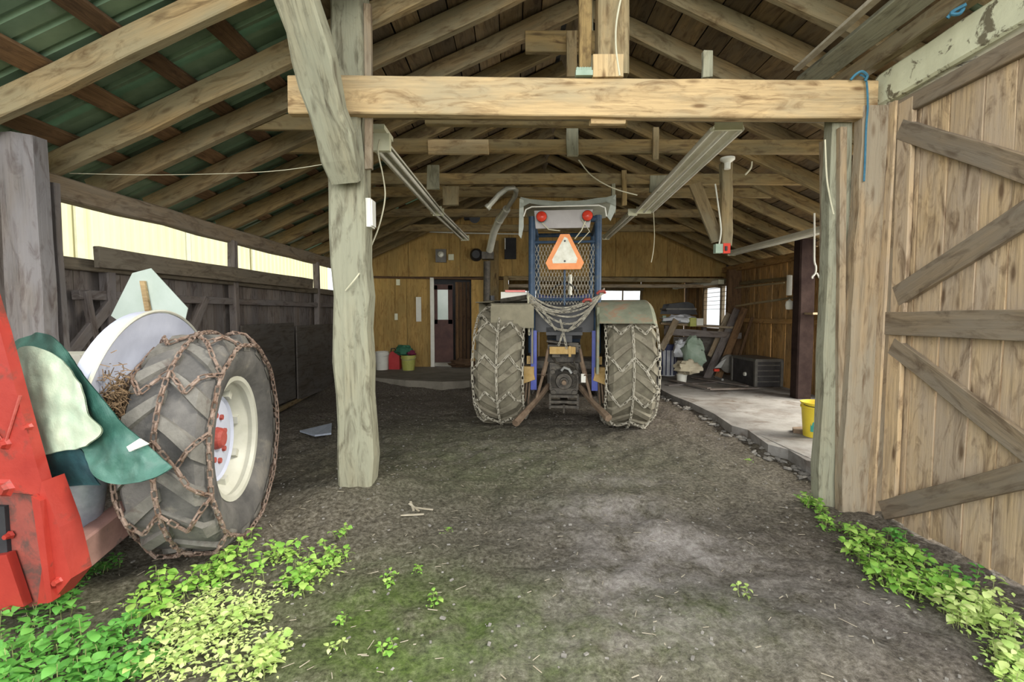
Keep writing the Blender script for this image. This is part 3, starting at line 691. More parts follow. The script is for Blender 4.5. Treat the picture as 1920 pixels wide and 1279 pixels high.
def make_wheel(root, c, ax, Rr, Wd, mats, nm='wheel', chainmat=None, outer=1, lug=24, seed=0, plow=False, mud=None):
    """wheel with axle direction ax (unit, outer side), local +X is the outer side"""
    X = V(ax).normalized(); Z = V((0, 0, 1)); Yv = Z.cross(X)
    M = Matrix((X, Yv, Z)).transposed().to_4x4(); M.translation = V(c)
    h = Wd / 2; rim = Rr * .57
    t = MB()
    prof = [(-h * .62, rim), (-h * .92, Rr * .68), (-h * 1.0, Rr * .80), (-h * .95, Rr * .90), (-h * .80, Rr * .955), (-h * .4, Rr * .965), (0, Rr * .97), (h * .4, Rr * .965), (h * .80, Rr * .955), (h * .95, Rr * .90), (h, Rr * .80), (h * .92, Rr * .68), (h * .62, rim)]
    t.lathe(prof, 56, 'X')
    for i in range(lug):
        for sgn in (1, -1):
            a0 = (i + (.5 if sgn < 0 else 0)) * 2 * PI / lug
            secs = []
            for q in range(6):
                f = q / 5; x = sgn * h * (-.04 + 1.04 * f); a = a0 + .30 * (f ** 1.15); rr = Rr * (1.0 if f < .8 else 1.0 - (f - .8) * .45)
                base = Rr * .94 if f < .8 else Rr * (.94 - (f - .8) * .5)
                wa = (.034 + .018 * f) / Rr
                for (da, r_) in ((-wa * 1.35, base), (-wa, rr), (wa, rr), (wa * 1.35, base)):
                    secs.append(V((x, r_ * math.cos(a + da), r_ * math.sin(a + da))))
            fs = [(3, 2, 1, 0), (20, 21, 22, 23)]
            for q in range(5):
                for k in range(3): fs.append((q * 4 + k, q * 4 + k + 1, q * 4 + k + 5, q * 4 + k + 4))
            t.mi = 1; t.add(secs, fs); t.mi = 0
    tire = t.build(nm, [mats[0], mats[4]] if len(mats) > 4 else [mats[0], mats[0]], root, M, smooth=True)
    r = MB()
    r.lathe([(h * .66, rim * 1.045), (h * .72, rim * 1.04), (h * .70, rim * .97), (h * .60, rim * .93), (h * .46, rim * .95), (h * .30, rim * .86), (h * .05, rim * .82), (-.04, rim * .76)], 48, 'X')
    r.lathe([(-h * .66, rim * 1.045), (-h * .72, rim * 1.0), (-h * .6, rim * .93), (-h * .3, rim * .84), (-.04, rim * .76)], 48, 'X')
    for i in range(8):
        a = i * PI / 4 + .2; r.box((h * .12, rim * .80 * math.cos(a), rim * .80 * math.sin(a)), (.07, .05, .05), Matrix.Rotation(a, 3, 'X'))
    r.build('rim', mats[1], tire, M, smooth=True)
    d = MB(); d.lathe([(.03, 0), (.03, rim * .25), (.035, rim * .5), (.02, rim * .68), (.035, rim * .72), (.0, rim * .78), (-.01, rim * .78), (-.01, 0)], 40, 'X'); d.build('wheel_disc', mats[2], tire, M, smooth=True)
    hb_ = MB(); hb_.lathe([(.075, 0), (.075, rim * .13), (.06, rim * .17), (.03, rim * .19)], 20, 'X')
    for i in range(8):
        a = i * PI / 4 + .15; hb_.lathe([(.048, 0), (.048, .018), (.03, .02)], 6, 'X', c=(0, rim * .29 * math.cos(a), rim * .40 * math.sin(a)))
    hb_.build('hub', mats[3], tire, M)
    if chainmat:
        cm = MB(); RC = Rr * 1.015; nc = 11; da = 2 * PI / nc

        def P(f, a):  # f -1..1 across, bulging over the shoulders
            af = abs(f)
            if af <= .8: x, rr = f * h, RC + .006
            else: x, rr = math.copysign(h * (.8 + (af - .8) * 1.25), f), RC - (af - .8) / .25 * Rr * .13
            return V((x, rr * math.cos(a), rr * math.sin(a)))

        nrm = lambda p: V((0, p.y, p.z)).normalized() if abs(p.x) < h * .85 else V((math.copysign(1, p.x), p.y, p.z)).normalized()
        lnk = dict(pitch=Rr * .068, r=Rr * .0115, wd=Rr * .027)
        for f in (-1.02, 1.02):
            pts = [P(f, 2 * PI * i / 72 + 0) * 1 for i in range(72)]
            pts = [V((p.x, p.y * (1 + .012 * math.sin(i)), p.z * (1 + .012 * math.sin(i)))) for i, p in enumerate(pts)]
            chain(cm, pts, closed=True, normal=nrm, **lnk)
        for i in range(nc):
            a = i * da
            zig = [(-1.02, a), (-.5, a + da * .45), (0, a + da * .1), (.5, a + da * .45), (1.02, a)]
            for (f0, a0), (f1, a1) in zip(zig, zig[1:]):
                chain(cm, [P(f0 + (f1 - f0) * t / 6, a0 + (a1 - a0) * t / 6) for t in range(7)], normal=nrm, **lnk)
            for (fa, aa, fb, ab) in ((0, a + da * .1, 0, a + da * 1.1), ):
                chain(cm, [P(fa + (fb - fa) * t / 6, aa + (ab - aa) * t / 6) for t in range(7)], normal=nrm, **lnk)
            if i % 2: chain(cm, [P(.5 + .52 * t / 6, a + da * .45 + da * .55 * t / 6) for t in range(7)], normal=nrm, **lnk)
        o = cm.build('tire_chain', chainmat, tire, M, kind='stuff')
    return tire


# ---------------------------------------------------------------- blue forestry tractor
TX, TY = .68, 6.25
yaw = math.radians(-6)
tr = empty('tractor', (TX, TY, 0), 'muddy blue tractor with roll cage and warning triangle parked inside the barn', 'tractor')
axr = V((math.cos(yaw), math.sin(yaw), 0)); fw = V((-axr.y, axr.x, 0))


def T(x, y, z): return V((TX, TY, 0)) + axr * x + fw * y + V((0, 0, z))


mw = (MT['rubber3'], MT['fender'], MT['fender'], MT['rust'], MT['rubber2'])
make_wheel(tr, T(.79, .02, .765), axr, .765, .56, mw, chainmat=MT['chain2'], lug=20)
make_wheel(tr, T(-.79, .02, .765), -axr, .765, .56, mw, chainmat=MT['chain2'], lug=20)
fr_m = (MT['rubber'], MT['fender'], MT['fender'], MT['rust'])
make_wheel(tr, T(.66, 2.25, .44), axr, .44, .28, fr_m, nm='front_wheel', lug=16)
make_wheel(tr, T(-.66, 2.25, .44), -axr, .44, .28, fr_m, nm='front_wheel', lug=16)
TM = Matrix.Translation(V((TX, TY, 0))) @ Matrix.Rotation(yaw, 4, 'Z')


def tb(name, mat, fn, smooth=False, kind=None, parent=None):
    m = MB(); fn(m); return m.build(name, mat, parent or tr, TM, smooth, kind)


def axle_m(m):
    m.tube([(-.55, 0, .765), (.55, 0, .765)], .11, 14); m.tube([(-.62, 0, .765), (-.5, 0, .765)], .17, 14); m.tube([(.5, 0, .765), (.62, 0, .765)], .17, 14)
    m.box((0, .15, .80), (.42, .6, .5)); m.box((0, 1.2, .72), (.34, 1.6, .42)); m.box((0, 2.2, .5), (1.1, .14, .14))


tb('rear_axle', MT['grease'], axle_m)


def gear_m(m):
    m.lathe([(-.34, .0), (-.34, .05), (-.30, .055), (-.30, .10), (-.27, .11), (-.27, .17), (-.2, .18)], 20, 'Y', c=(.0, 0, .60))
    for (x, z, r) in ((-.13, .46, .035), (.13, .46, .035), (-.14, .72, .03), (.14, .72, .03)): m.tube([(x, -.32, z), (x, -.1, z)], r, 8)
    m.box((0, -.2, .66), (.36, .14, .34)); m.box((0, -.22, .46), (.34, .12, .1)); m.tube([(-.05, -.3, .8), (.05, -.33, .83), (.13, -.3, .78)], .022, 8)
    m.tube([(-.17, -.2, .92), (-.1, -.3, .84), (.02, -.34, .80), (.2, -.25, .72)], .014, 6); m.tube([(.17, -.2, .95), (.12, -.32, .85), (.2, -.3, .66)], .012, 6)
    m.box((-.1, -.2, .95), (.1, .12, .1)); m.box((.12, -.18, 1.02), (.12, .1, .12)); m.tube([(-.22, -.2, 1.1), (.2, -.22, 1.04)], .02, 6)


tb('gear_housing', MT['grease'], gear_m)
tb('power_shaft', MT['rust'], lambda m: m.lathe([(-.42, 0), (-.42, .028), (-.34, .03)], 12, 'Y', c=(0, 0, .60)))
tb('shield_cover', MT['steel'], lambda m: m.tube([(-.03, -.33, .74), (0, -.35, .78), (.06, -.35, .76), (.09, -.34, .71)], .018, 7))
for i, (z, wd) in enumerate(((.30, .36), (.36, .36), (.43, .34))):
    tb('drawbar_plate', MT['grease'], lambda m, z=z, wd=wd: m.box((0, -.36, z), (wd, .1, .03)))
tb('drawbar_frame', MT['grease'], lambda m: [m.box((sx * .17, -.34, .36), (.025, .08, .19)) for sx in (-1, 1)] + [m.box((0, -.1, .3), (.1, .6, .035)), m.tube([(0, -.4, .33), (0, -.4, .22)], .015, 8)])
tb('rocker_bar', MT['yellowrust'], lambda m: [m.box((-.02, -.3, .99), (.32, .05, .09)), m.box((.07, -.34, .98), (.03, .05, .13))])
for sx in (-1, 1):
    e = V((-.55, -.92, .20)) if sx < 0 else V((.50, -.86, .27))
    tb('lift_arm', MT['rust'], lambda m, sx=sx, e=e: m.tube([(sx * .2, -.12, .52), (sx * .3, -.4, .42), e], .04, 6, radii=[.04, .035, .045]))
    tb('lift_rod', MT['rust'], lambda m, sx=sx, e=e: [m.tube([(sx * .2, -.26, 1.0), (sx * .25, -.38, .72), (sx * .33, -.46, .42)], .018, 8), m.tube([(sx * .22, -.3, .84), (sx * .26, -.4, .68)], .03, 8)])
    tb('fender_bracket', MT['yellowrust'], lambda m, sx=sx: [m.box((sx * .44, -.22, .70), (.13, .14, .16)), m.prism([(sx * .36, -.3, .62), (sx * .52, -.3, .56), (sx * .5, -.3, .66), (sx * .40, -.3, .78)], (0, .03, 0)), m.box((sx * .42, -.2, .86), (.1, .1, .1))])
    tb('brake_strut', MT['rust'], lambda m, sx=sx: [m.tube([(sx * (.43 + .035 * k), -.22, .62), (sx * (.45 + .04 * k), -.26, .30 + .03 * k)], .013, 6) for k in range(4)])
tb('tool_box', MT['white'], lambda m: m.box((.235, -.4, .66), (.055, .03, .105)))
# fenders
def fender_shape(sx, th0, th1, rin, rout_w0, rout_w1):
    def f(m):
        n = 14
        for j in range(n):
            pass
        vs_ = []
        for i in range(n + 1):
            a = th0 + (th1 - th0) * i / n
            for (x, r) in ((rout_w0, rin - .10), (rout_w0, rin + .0), (rout_w0 + .03, rin + .035), (rout_w1 - .05, rin + .035), (rout_w1, rin - .01)):
                vs_.append((sx * x, -r * math.cos(a), .765 + r * math.sin(a)))
        fs = [(i * 5 + k, i * 5 + k + 1, i * 5 + k + 6, i * 5 + k + 5) for i in range(n) for k in range(4)]
        m.add(vs_, fs)
        vs2 = [(a * 1.0, b, c - .006) for a, b, c in vs_]; m.add(vs2, [f_[::-1] for f_ in fs])
    return f


tb('fender', MT['fender2'], lambda m: (fender_shape(1, math.radians(42), math.radians(150), .82, .38, 1.07)(m), m.box((.40, -.05, 1.12), (.03, .9, .8))), True, None)
tb('fender', MT['fender'], lambda m: (fender_shape(-1, math.radians(80), math.radians(150), .82, .38, 1.06)(m)), True)


def boxy(m):
    m.prism([(-.37, -.45, 1.27), (-.90, -.45, 1.27), (-.90, -.45, 1.54), (-.87, -.45, 1.57), (-.42, -.45, 1.57), (-.37, -.45, 1.53)], (0, .02, 0))
    m.prism([(-.37, -.45, 1.57), (-.90, -.45, 1.57), (-.95, .3, 1.60), (-.37, .3, 1.60)], (0, 0, -.012))
    m.prism([(-.92, .2, 1.10), (-1.16, .2, 1.16), (-1.16, .2, 1.60), (-.92, .2, 1.60)], (0, .02, 0)); m.prism([(-.90, -.3, 1.6), (-1.17, .0, 1.6), (-1.17, .5, 1.6), (-.9, .5, 1.6)], (0, 0, -.012))
    m.box((-.395, 0, 1.2), (.02, .7, .75))


tb('fender_skirt', MT['fender'], boxy)
# roll cage
PX = .41


def cage(m):
    for sx in (-1, 1):
        m.tube([(sx * PX, -.22, .95), (sx * PX, -.2, 2.05), (sx * PX, -.18, 2.66)], .045, 4 if False else 10)
        m.tube([(sx * PX, -.18, 2.62), (sx * PX, .9, 2.60), (sx * PX, 1.1, 2.3), (sx * (PX - .02), 1.15, 1.2)], .032, 8)
        m.tube([(sx * PX, -.2, 2.0), (sx * PX, .6, 2.0)], .02, 8)
    m.tube([(-PX, -.18, 2.62), (PX, -.18, 2.62)], .04, 8); m.tube([(-PX, .9, 2.6), (PX, .9, 2.6)], .03, 8)
    m.tube([(-PX, -.19, 2.34), (PX, -.19, 2.34)], .018, 8); m.tube([(-PX, -.2, 1.62), (PX, -.2, 1.62)], .02, 8)
    m.tube([(0, -.21, 2.34), (0, -.21, 1.55)], .014, 6)


tb('roll_cage', MT['blue'], cage, True)
for sx in (-1, 1): tb('cage_leg', MT['blue2'], lambda m, sx=sx: m.box((sx * (PX - .03), -.25, .86), (.075, .05, .75)))
# expanded mesh guard
def meshg(m):
    zs0, zs1, st = 1.56, 2.33, .04
    seen = []
    n = int(2 * PX / st); k = int((zs1 - zs0) / st * .75)
    for j in range(k):
        for i in range(n):
            x0 = -PX + i * st + (st / 2 if j % 2 else 0); z0 = zs0 + j * st / .75
            for dx in (-1, 1):
                a, b = V((x0, -.2, z0)), V((x0 + dx * st / 2, -.2, z0 + st / .75))
                if abs(b.x) > PX: continue
                d = (b - a).normalized(); nn_ = V((d.z, 0, -d.x)) * .0022
                m.add([a - nn_, a + nn_, b + nn_, b - nn_], [(0, 1, 2, 3)])


tb('mesh_guard', MT['chain2'], meshg, False, 'stuff')


def canopy(m):
    n = 10; vs_ = []
    for j, y in enumerate((-.42, -.38, .1, .5, .95)):
        for i in range(n + 1):
            x = -.54 + 1.14 * i / n; f = abs(2 * i / n - 1)
            z = 2.80 + .06 * f ** 2 - (.13 if j == 0 else 0) * (1 if f > .82 else .45) + R.uniform(-.006, .006)
            vs_.append((x, y, z))
    m.add(vs_, [(j * (n + 1) + i, j * (n + 1) + i + 1, (j + 1) * (n + 1) + i + 1, (j + 1) * (n + 1) + i) for j in range(4) for i in range(n)])
    m.add([(a, b, c - .008) for a, b, c in vs_], [(j * (n + 1) + i, (j + 1) * (n + 1) + i, (j + 1) * (n + 1) + i + 1, j * (n + 1) + i + 1) for j in range(4) for i in range(n)])
    m.prism([(-.55, -.4, 2.84), (-.50, -.4, 2.82), (-.50, -.4, 2.50), (-.53, -.4, 2.36), (-.56, -.4, 2.4)], (0, .03, 0))
    m.prism([(.60, -.4, 2.86), (.55, -.4, 2.80), (.50, -.4, 2.60), (.54, -.4, 2.55), (.60, -.4, 2.68)], (0, .03, 0))


tb('canopy', MT['canopy'], canopy, True)
tb('canopy_edge', MT['white'], lambda m: m.tube([(-.50, -.42, 2.62), (-.47, -.43, 2.70), (-.40, -.43, 2.73), (.40, -.43, 2.73), (.47, -.43, 2.70), (.49, -.42, 2.6)], .009, 6))
tb('visor', MT['visor'], lambda m: m.prism([(-.36, -.26, 2.50), (.30, -.26, 2.50), (.34, -.26, 2.72), (-.38, -.26, 2.72)], (0, .02, 0)))
for x in (-.285, .27):
    l = tb('tail_lamp', MT['black'], lambda m, x=x: m.lathe([(-.03, .066), (.04, .05), (.05, 0)], 20, 'Y', c=(x, -.31, 2.63)), True)
    tb('lens', MT['lens'], lambda m, x=x: m.lathe([(-.052, 0), (-.048, .035), (-.03, .062)], 20, 'Y', c=(x, -.31, 2.63)), True, None, l)
tb('wire', MT['cable'], lambda m: m.tube([(-.28, -.3, 2.56), (-.2, -.3, 2.48), (-.06, -.3, 2.46)], .007, 5))
tb('wire', MT['cable'], lambda m: [m.tube([(.25, -.3, 2.58), (.2, -.3, 2.46), (.12, -.3, 2.36)], .007, 5), m.tube([(.2, -.3, 2.6), (.3, -.28, 2.45), (.16, -.3, 2.3)], .006, 5)])


def trap(s_, y, c=(0, 2.2)):
    h = .40; pts = [(-.055, .22), (.055, .22), (.235, -.13), (.195, -.21), (-.195, -.21), (-.235, -.13)]
    return [(c[0] + x * s_, y, c[1] + z * s_) for x, z in pts]


sg = tb('warning_triangle', MT['orange'], lambda m: m.prism(trap(1, -.30), (0, .006, 0)))
tb('centre', MT['inner_tri'], lambda m: m.prism([(0 + x, -.306, 2.2 + z) for x, z in ((-.006, .185), (.03, .17), (.155, -.08), (.14, -.135), (-.145, -.135), (-.155, -.09))], (0, .008, 0)), False, None, sg)
for z in (2.335, 2.09): tb('bolt', MT['black'], lambda m, z=z: m.lathe([(-.32, 0), (-.32, .012), (-.3, .013)], 8, 'Y', c=(0, 0, z)), False, None, sg)


# seat, hood and steering ahead of the cage
def hood(m):
    m.prism([(-.24, .95, 1.0), (.24, .95, 1.0), (.26, .95, 1.42), (.16, .95, 1.52), (-.16, .95, 1.52), (-.26, .95, 1.42)], (0, 1.5, 0))


tb('hood', MT['blue'], hood)
tb('dashboard', MT['black'], lambda m: m.box((0, .88, 1.35), (.5, .14, .55)))
tb('seat', MT['black'], lambda m: [m.box((0, .08, 1.22), (.46, .44, .1)), m.prism([(-.32, -.05, 1.22), (.32, -.05, 1.22), (.36, -.1, 1.55), (.26, -.12, 1.66), (-.26, -.12, 1.66), (-.36, -.1, 1.55)], (0, .09, 0)), m.box((0, .05, 1.05), (.2, .3, .3)), m.box((0, -.12, 1.36), (.74, .04, .3))])
tb('seat_rim', MT['navy'], lambda m: m.tube([(-.33, -.14, 1.66), (-.15, -.16, 1.63), (0, -.165, 1.62), (.15, -.16, 1.63), (.33, -.14, 1.67)], .035, 8), True)
sw = [(.2 * math.cos(a), .68 - .09 * math.sin(a), 1.70 + .17 * math.sin(a)) for a in [i * 2 * PI / 24 for i in range(25)]]
tb('steering_wheel', MT['black'], lambda m: [m.tube(sw, .016, 6), m.tube([(-.2, .68, 1.70), (.2, .68, 1.70)], .012, 6), m.tube([(0, .68, 1.70), (0, .85, 1.45)], .02, 6)])
tb('exhaust_stack', MT['pipe'], lambda m: m.tube([(.1, 1.9, 1.5), (.1, 1.9, 2.1)], .035, 10))

# chains hung over the back of the cage
tc = empty('tow_chain', T(0, -.3, 1.6), 'bundle of chain draped in a swag across the tractor roll cage', 'chain')
for k in range(6):
    m = MB(); sag = .17 + .05 * k; pts = []
    for i in range(21):
        u = i / 20; x = -.46 + .94 * u; z = 1.70 + .02 * k * (u - .5) - sag * (1 - (2 * u - 1) ** 2) * (1 + .12 * math.sin(5 * u + k)); pts.append(T(x, -.29 - .014 * (k % 3), z))
    chain(m, pts, pitch=.045, r=.0075, wd=.015, normal=lambda p: -fw, slack=.006); m.build('chain_strand', MT['chain2'], tc, kind='stuff')
m = MB(); chain(m, [T(-.05, -.33, 1.37), T(-.01, -.35, 1.2), T(.03, -.36, 1.02)], pitch=.045, r=.008, wd=.017, normal=lambda p: -fw); chain(m, [T(-.02, -.34, 1.2), T(-.07, -.36, 1.05)], pitch=.045, r=.008, wd=.017, normal=lambda p: -fw)
chain(m, [T(-.3, -.3, 1.55), T(-.12, -.34, 1.26), T(.05, -.34, 1.24), T(.32, -.3, 1.5), T(.44, -.3, 1.66)], pitch=.045, r=.0075, wd=.015, normal=lambda p: -fw); m.build('chain_tail', MT['chain2'], tc, kind='stuff')
for (x, z) in ((.44, 1.70), (.27, 1.60)):
    m = MB(); m.tube([T(x - .045, -.33, z - .01), T(x - .02, -.35, z + .015), T(x + .04, -.35, z + .02), T(x + .05, -.32, z)], .017, 8); m.build('hook', MT['hubred'], tc)
m = MB(); chain(m, [T(-.445, -.36, 1.66), T(-.44, -.38, 1.45), T(-.43, -.37, 1.18)], pitch=.045, r=.0065, wd=.016, normal=lambda p: -fw)
tag(m.build('hanging_chain', MT['cable']), 'thin pale chain hanging beside the left fender of the tractor', 'chain')
# small stuff riding on the left fender
jug = empty('parts_box', T(-.62, .0, 1.6), 'red and white box with a dark lid on the left tractor fender', 'box')
m = MB(); m.box(T(-.66, .02, 1.665), (.34, .22, .12)); m.build('carton', MT['white'], jug)
m = MB(); m.box(T(-.64, -.02, 1.735), (.26, .2, .025)); m.build('lid', MT['lens'], jug)
m = MB(); m.tube([T(-.82, -.1, 1.61), T(-.6, -.14, 1.64), T(-.47, -.12, 1.66)], .03, 8); tag(m.build('grease_gun', MT['grease']), 'dark greasy tool lying in front of the red and white box', 'tool')
m = MB(); m.lathe([(0, 0), (0, .035), (.09, .035), (.09, 0)], 14, 'Z', c=T(-.98, .2, 1.6)); tag(m.build('tin_can', MT['black'], smooth=True), 'small dark tin standing on the far left of the tractor fender', 'tin')

# ---------------------------------------------------------------- old tractor at the left
ot = empty('old_tractor', (-2.1, 3.0, 0), 'old red tractor with chained white rimmed wheel beside the left wall', 'tractor')
al = math.radians(10.5); n1 = V((math.cos(al), math.sin(al), 0)); bk = V((-n1.y, n1.x, 0))
WR = .665; wc = atY(460, 822, 3.06) - n1 * .20; wc.z = WR - .005 + gz(wc.x, wc.y)
make_wheel(ot, wc, n1, WR, .42, (MT['rubber'], MT['cream'], MT['wheelwhite'], MT['hubred'], MT['rubberlug']), chainmat=MT['chain'], lug=16)
OX = Matrix((n1, bk, V((0, 0, 1)))).transposed().to_4x4(); OX.translation = wc


def ob(name, mat, fn, smooth=False, parent=None, M=OX, kind=None):
    m = MB(); fn(m); return m.build(name, mat, parent or ot, M, smooth, kind)


def disc(m):
    n = 30; a0, a1 = math.radians(15), math.radians(150); rr = .80; x0 = -.27; vs_ = []
    for i in range(n + 1):
        a = a0 + (a1 - a0) * i / n
        for (x, r) in ((x0, .18), (x0, rr * .62), (x0 - .03, rr * .75), (x0, rr * .95), (x0 + .01, rr), (x0 - .04, rr + .012), (x0 - .075, rr + .01)):
            vs_.append((x, r * math.cos(a), r * math.sin(a)))
    fs = [(i * 7 + k, i * 7 + k + 1, i * 7 + k + 8, i * 7 + k + 7) for i in range(n) for k in range(6)]
    m.add(vs_, fs); m.add([(a - .006, b, c) for a, b, c in vs_], [f[::-1] for f in fs])


ob('fender', MT['wheelwhite'], disc, True)
fr2 = MB(); rr = .812; fr2.tube([(-.262, rr * math.cos(a), rr * math.sin(a)) for a in [math.radians(15 + 4.5 * i) for i in range(31)]], .010, 6); fr2.build('fender_rim', MT['cream'], ot, OX, True)
ob('axle', MT['pinkrust'], lambda m: (m.tube([(-1.1, 0, 0), (0, 0, 0)], .08, 12), m.box((-.75, .1, .02), (.35, .6, .35)), m.box((-.75, -.25, .0), (.28, .7, .22))))
ob('hood', MT['reddark'], lambda m: m.prism([(-1.05, -.42, .0), (-.62, -.42, .0), (-.60, -.42, .32), (-.70, -.42, .44), (-.98, -.42, .44), (-1.07, -.42, .32)], (0, .8, 0)))
ob('seat', MT['cream'], lambda m: m.box((-.85, .12, .52), (.34, .32, .06)))
sgn = MB(); lpx(sgn, [(208, 592), (248, 512), (283, 503), (352, 578), (346, 604), (300, 612), (236, 612)], 3.75, .006)
so = sgn.build('warning_sign', MT['signback'], ot); so['label'] = 'pale back of the slow vehicle sign'
sk = MB(); sk.prism([atY(265, 527, 3.74), atY(274, 527, 3.74), atY(290, 612, 3.74), atY(280, 612, 3.74)], (0, -.02, 0)); sk.build('sign_stick', MT['beam'], so)
m = MB(); m.tube([atY(285, 600, 3.77), atY(290, 720, 3.7)], .015, 6); m.build('sign_bracket', MT['rust'], ot)
# frame beam running forward from the axle to the loader
a, b = atY(100, 1075, 2.22), atY(240, 965, 2.70); plank('frame_beam', a, b, .10, .17, MT['pinkrust'], ot, (0, 0, 1), .003)
# hay caught on the chains
hay = MB()
for i in range(520):
    p = wc + n1 * (-.235 + R.uniform(-.03, .06)) + bk * R.gauss(-.54, .045) + V((0, 0, R.gauss(.36, .07))); d = V((R.uniform(-1, 1), R.uniform(-1, 1), R.uniform(-1, 1))).normalized() * R.uniform(.012, .032)
    hay.tube([p - d, p + d], .0025, 3, False)
tag(hay.build('dead_hay', MT['moss_hang']), 'tuft of brown dead hay caught between white fender and tyre', 'hay', kind='stuff')

# red loader arm: bent steel plates standing on the ground
la = MB(); Y0 = 2.12
lpx(la, [(-60, 430), (0, 622), (40, 770), (78, 905), (92, 948), (75, 945), (62, 928), (-130, 905), (-150, 430)], Y0, .05)
la.build('loader_arm', MT['red'], ot)
la = MB(); lpx(la, [(78, 903), (110, 990), (133, 1085), (98, 1128), (70, 1133), (82, 1040), (72, 945)], Y0 - .005, .11); la.build('loader_flange', MT['red'], ot)
la = MB(); la.prism([atY(58, 930, Y0 - .03), atY(75, 940, Y0 - .03), atY(98, 1128, Y0 - .03), atY(88, 1132, Y0 - .03)], (0, .04, 0)); la.build('loader_lip', MT['red'], ot)
la = MB(); lpx(la, [(-120, 900), (66, 930), (92, 1130), (40, 1142), (-130, 1160)], Y0 + .07, .05); la.build('loader_plate', MT['reddark'], ot)
la = MB(); lpx(la, [(-120, 1060), (12, 1040), (45, 1138), (-130, 1158)], Y0 + .02, .04); la.build('loader_foot', MT['red'], ot)
la = MB(); lpx(la, [(-120, 945), (8, 950), (14, 1040), (-120, 1060)], Y0 + .05, .02); la.build('loader_recess_shade', MT['dark'], ot)  # near-black plate, shade of the recess put into its colour
for px, py, r in ((10, 915, .03), (20, 1003, .014), (112, 1088, .016), (10, 832, .02), (56, 800, .012)):
    m = MB(); p = atY(px, py, Y0 - (.0 if px != 20 else -.06)); m.lathe([(-.03, 0), (-.03, r * .8), (-.012, r), (0, r * 1.5)], 6, 'Y', c=p); m.build('bolt', MT['red'], ot)
la = MB(); la.tube([atY(-20, 790, Y0 - .005), atY(10, 833, Y0 - .005), atY(38, 742, Y0 - .005)], .006, 6); la.build('weld_seam', MT['hubred'], ot)

# bucket
p = atY(137, 1024, 2.52)
bu = empty('metal_bucket', p, 'galvanised metal bucket under the green tarp beside the red loader', 'bucket')
m = MB(); m.lathe([(-.01, 0), (-.01, .105), (.0, .11), (.39, .148), (.40, .154), (.405, .148), (.39, .142), (.01, .103)], 32, 'Z'); m.build('bucket_body', MT['galv'], bu, world(bu) @ Matrix.Rotation(.06, 4, 'Y'), True)
m = MB(); m.tube([(.152 * math.cos(a), .152 * math.sin(a), .39) for a in [i * PI / 12 for i in range(25)]], .007, 6); m.build('bucket_rim', MT['galv'], bu, world(bu) @ Matrix.Rotation(.06, 4, 'Y'))

# tarp: control net of pixel and distance, smoothed
def cloth(name, rows, mat, parent=None, n=9, amp=.024, split=None):
    nr_, nc_ = len(rows), len(rows[0])
    P = [[atY(*q) for q in r] for r in rows]

    def cr(a, b, c, d, t): return .5 * ((2 * b) + (c - a) * t + (2 * a - 5 * b + 4 * c - d) * t * t + (3 * b - a - 3 * c + d) * t ** 3)

    def line(L, t):
        i = min(int(t), len(L) - 2); f = t - i
        a = L[i - 1] if i > 0 else L[i] * 2 - L[i + 1]; d = L[i + 2] if i + 2 < len(L) else L[i + 1] * 2 - L[i]
        return cr(a, L[i], L[i + 1], d, f)

    NU, NV = (nr_ - 1) * n, (nc_ - 1) * n; vs_ = []
    for i in range(NU + 1):
        for j in range(NV + 1):
            col = line([line(P[r], j / n) for r in range(nr_)], i / n)
            w_ = noise.noise(col * 7) * amp + noise.noise(col * V((18, 18, 6)) if False else col * 17) * amp * .5
            vs_.append(col + V((w_ * .3, -w_, w_ * .4)))
    m = MB(); fs = [(i * (NV + 1) + j, i * (NV + 1) + j + 1, (i + 1) * (NV + 1) + j + 1, (i + 1) * (NV + 1) + j) for i in range(NU) for j in range(NV)]
    m.add(vs_, fs); m.add([v_ + V((0, .008, -.003)) for v_ in vs_], [f[::-1] for f in fs])
    return m.build(name, mat, parent, smooth=True)


tp_ = empty('tarpaulin', (-2.2, 2.7, .9), 'dark green tarpaulin with pale lining draped over the old tractor', 'tarpaulin')
cloth('tarp_sheet', [[(8, 650, 2.6), (40, 634, 2.56), (75, 624, 2.50), (108, 640, 2.42), (162, 712, 2.26), (222, 786, 2.2), (280, 838, 2.18), (322, 876, 2.16)],
                     [(20, 690, 2.45), (55, 672, 2.42), (95, 676, 2.38), (135, 712, 2.30), (182, 782, 2.21), (225, 833, 2.17), (270, 868, 2.15), (312, 884, 2.13)],
                     [(45, 775, 2.36), (75, 770, 2.34), (120, 780, 2.30), (160, 810, 2.25), (187, 850, 2.2), (215, 880, 2.16), (250, 893, 2.13), (290, 895, 2.11)],
                     [(66, 850, 2.3), (85, 850, 2.3), (120, 843, 2.28), (150, 840, 2.24), (163, 862, 2.2), (180, 895, 2.16), (215, 908, 2.13), (262, 904, 2.11)]], MT['tarp'], tp_)
cloth('tarp_lining', [[(10, 690, 2.41), (40, 652, 2.38), (80, 655, 2.34), (118, 678, 2.28), (150, 720, 2.22)],
                      [(28, 735, 2.34), (62, 722, 2.31), (98, 726, 2.27), (132, 750, 2.22), (164, 775, 2.17)],
                      [(50, 800, 2.28), (82, 795, 2.26), (118, 798, 2.22), (155, 808, 2.18), (189, 806, 2.13)],
                      [(68, 858, 2.24), (90, 852, 2.23), (120, 845, 2.21), (142, 842, 2.18), (160, 836, 2.15)]], MT['tarppale'], tp_, amp=.022)
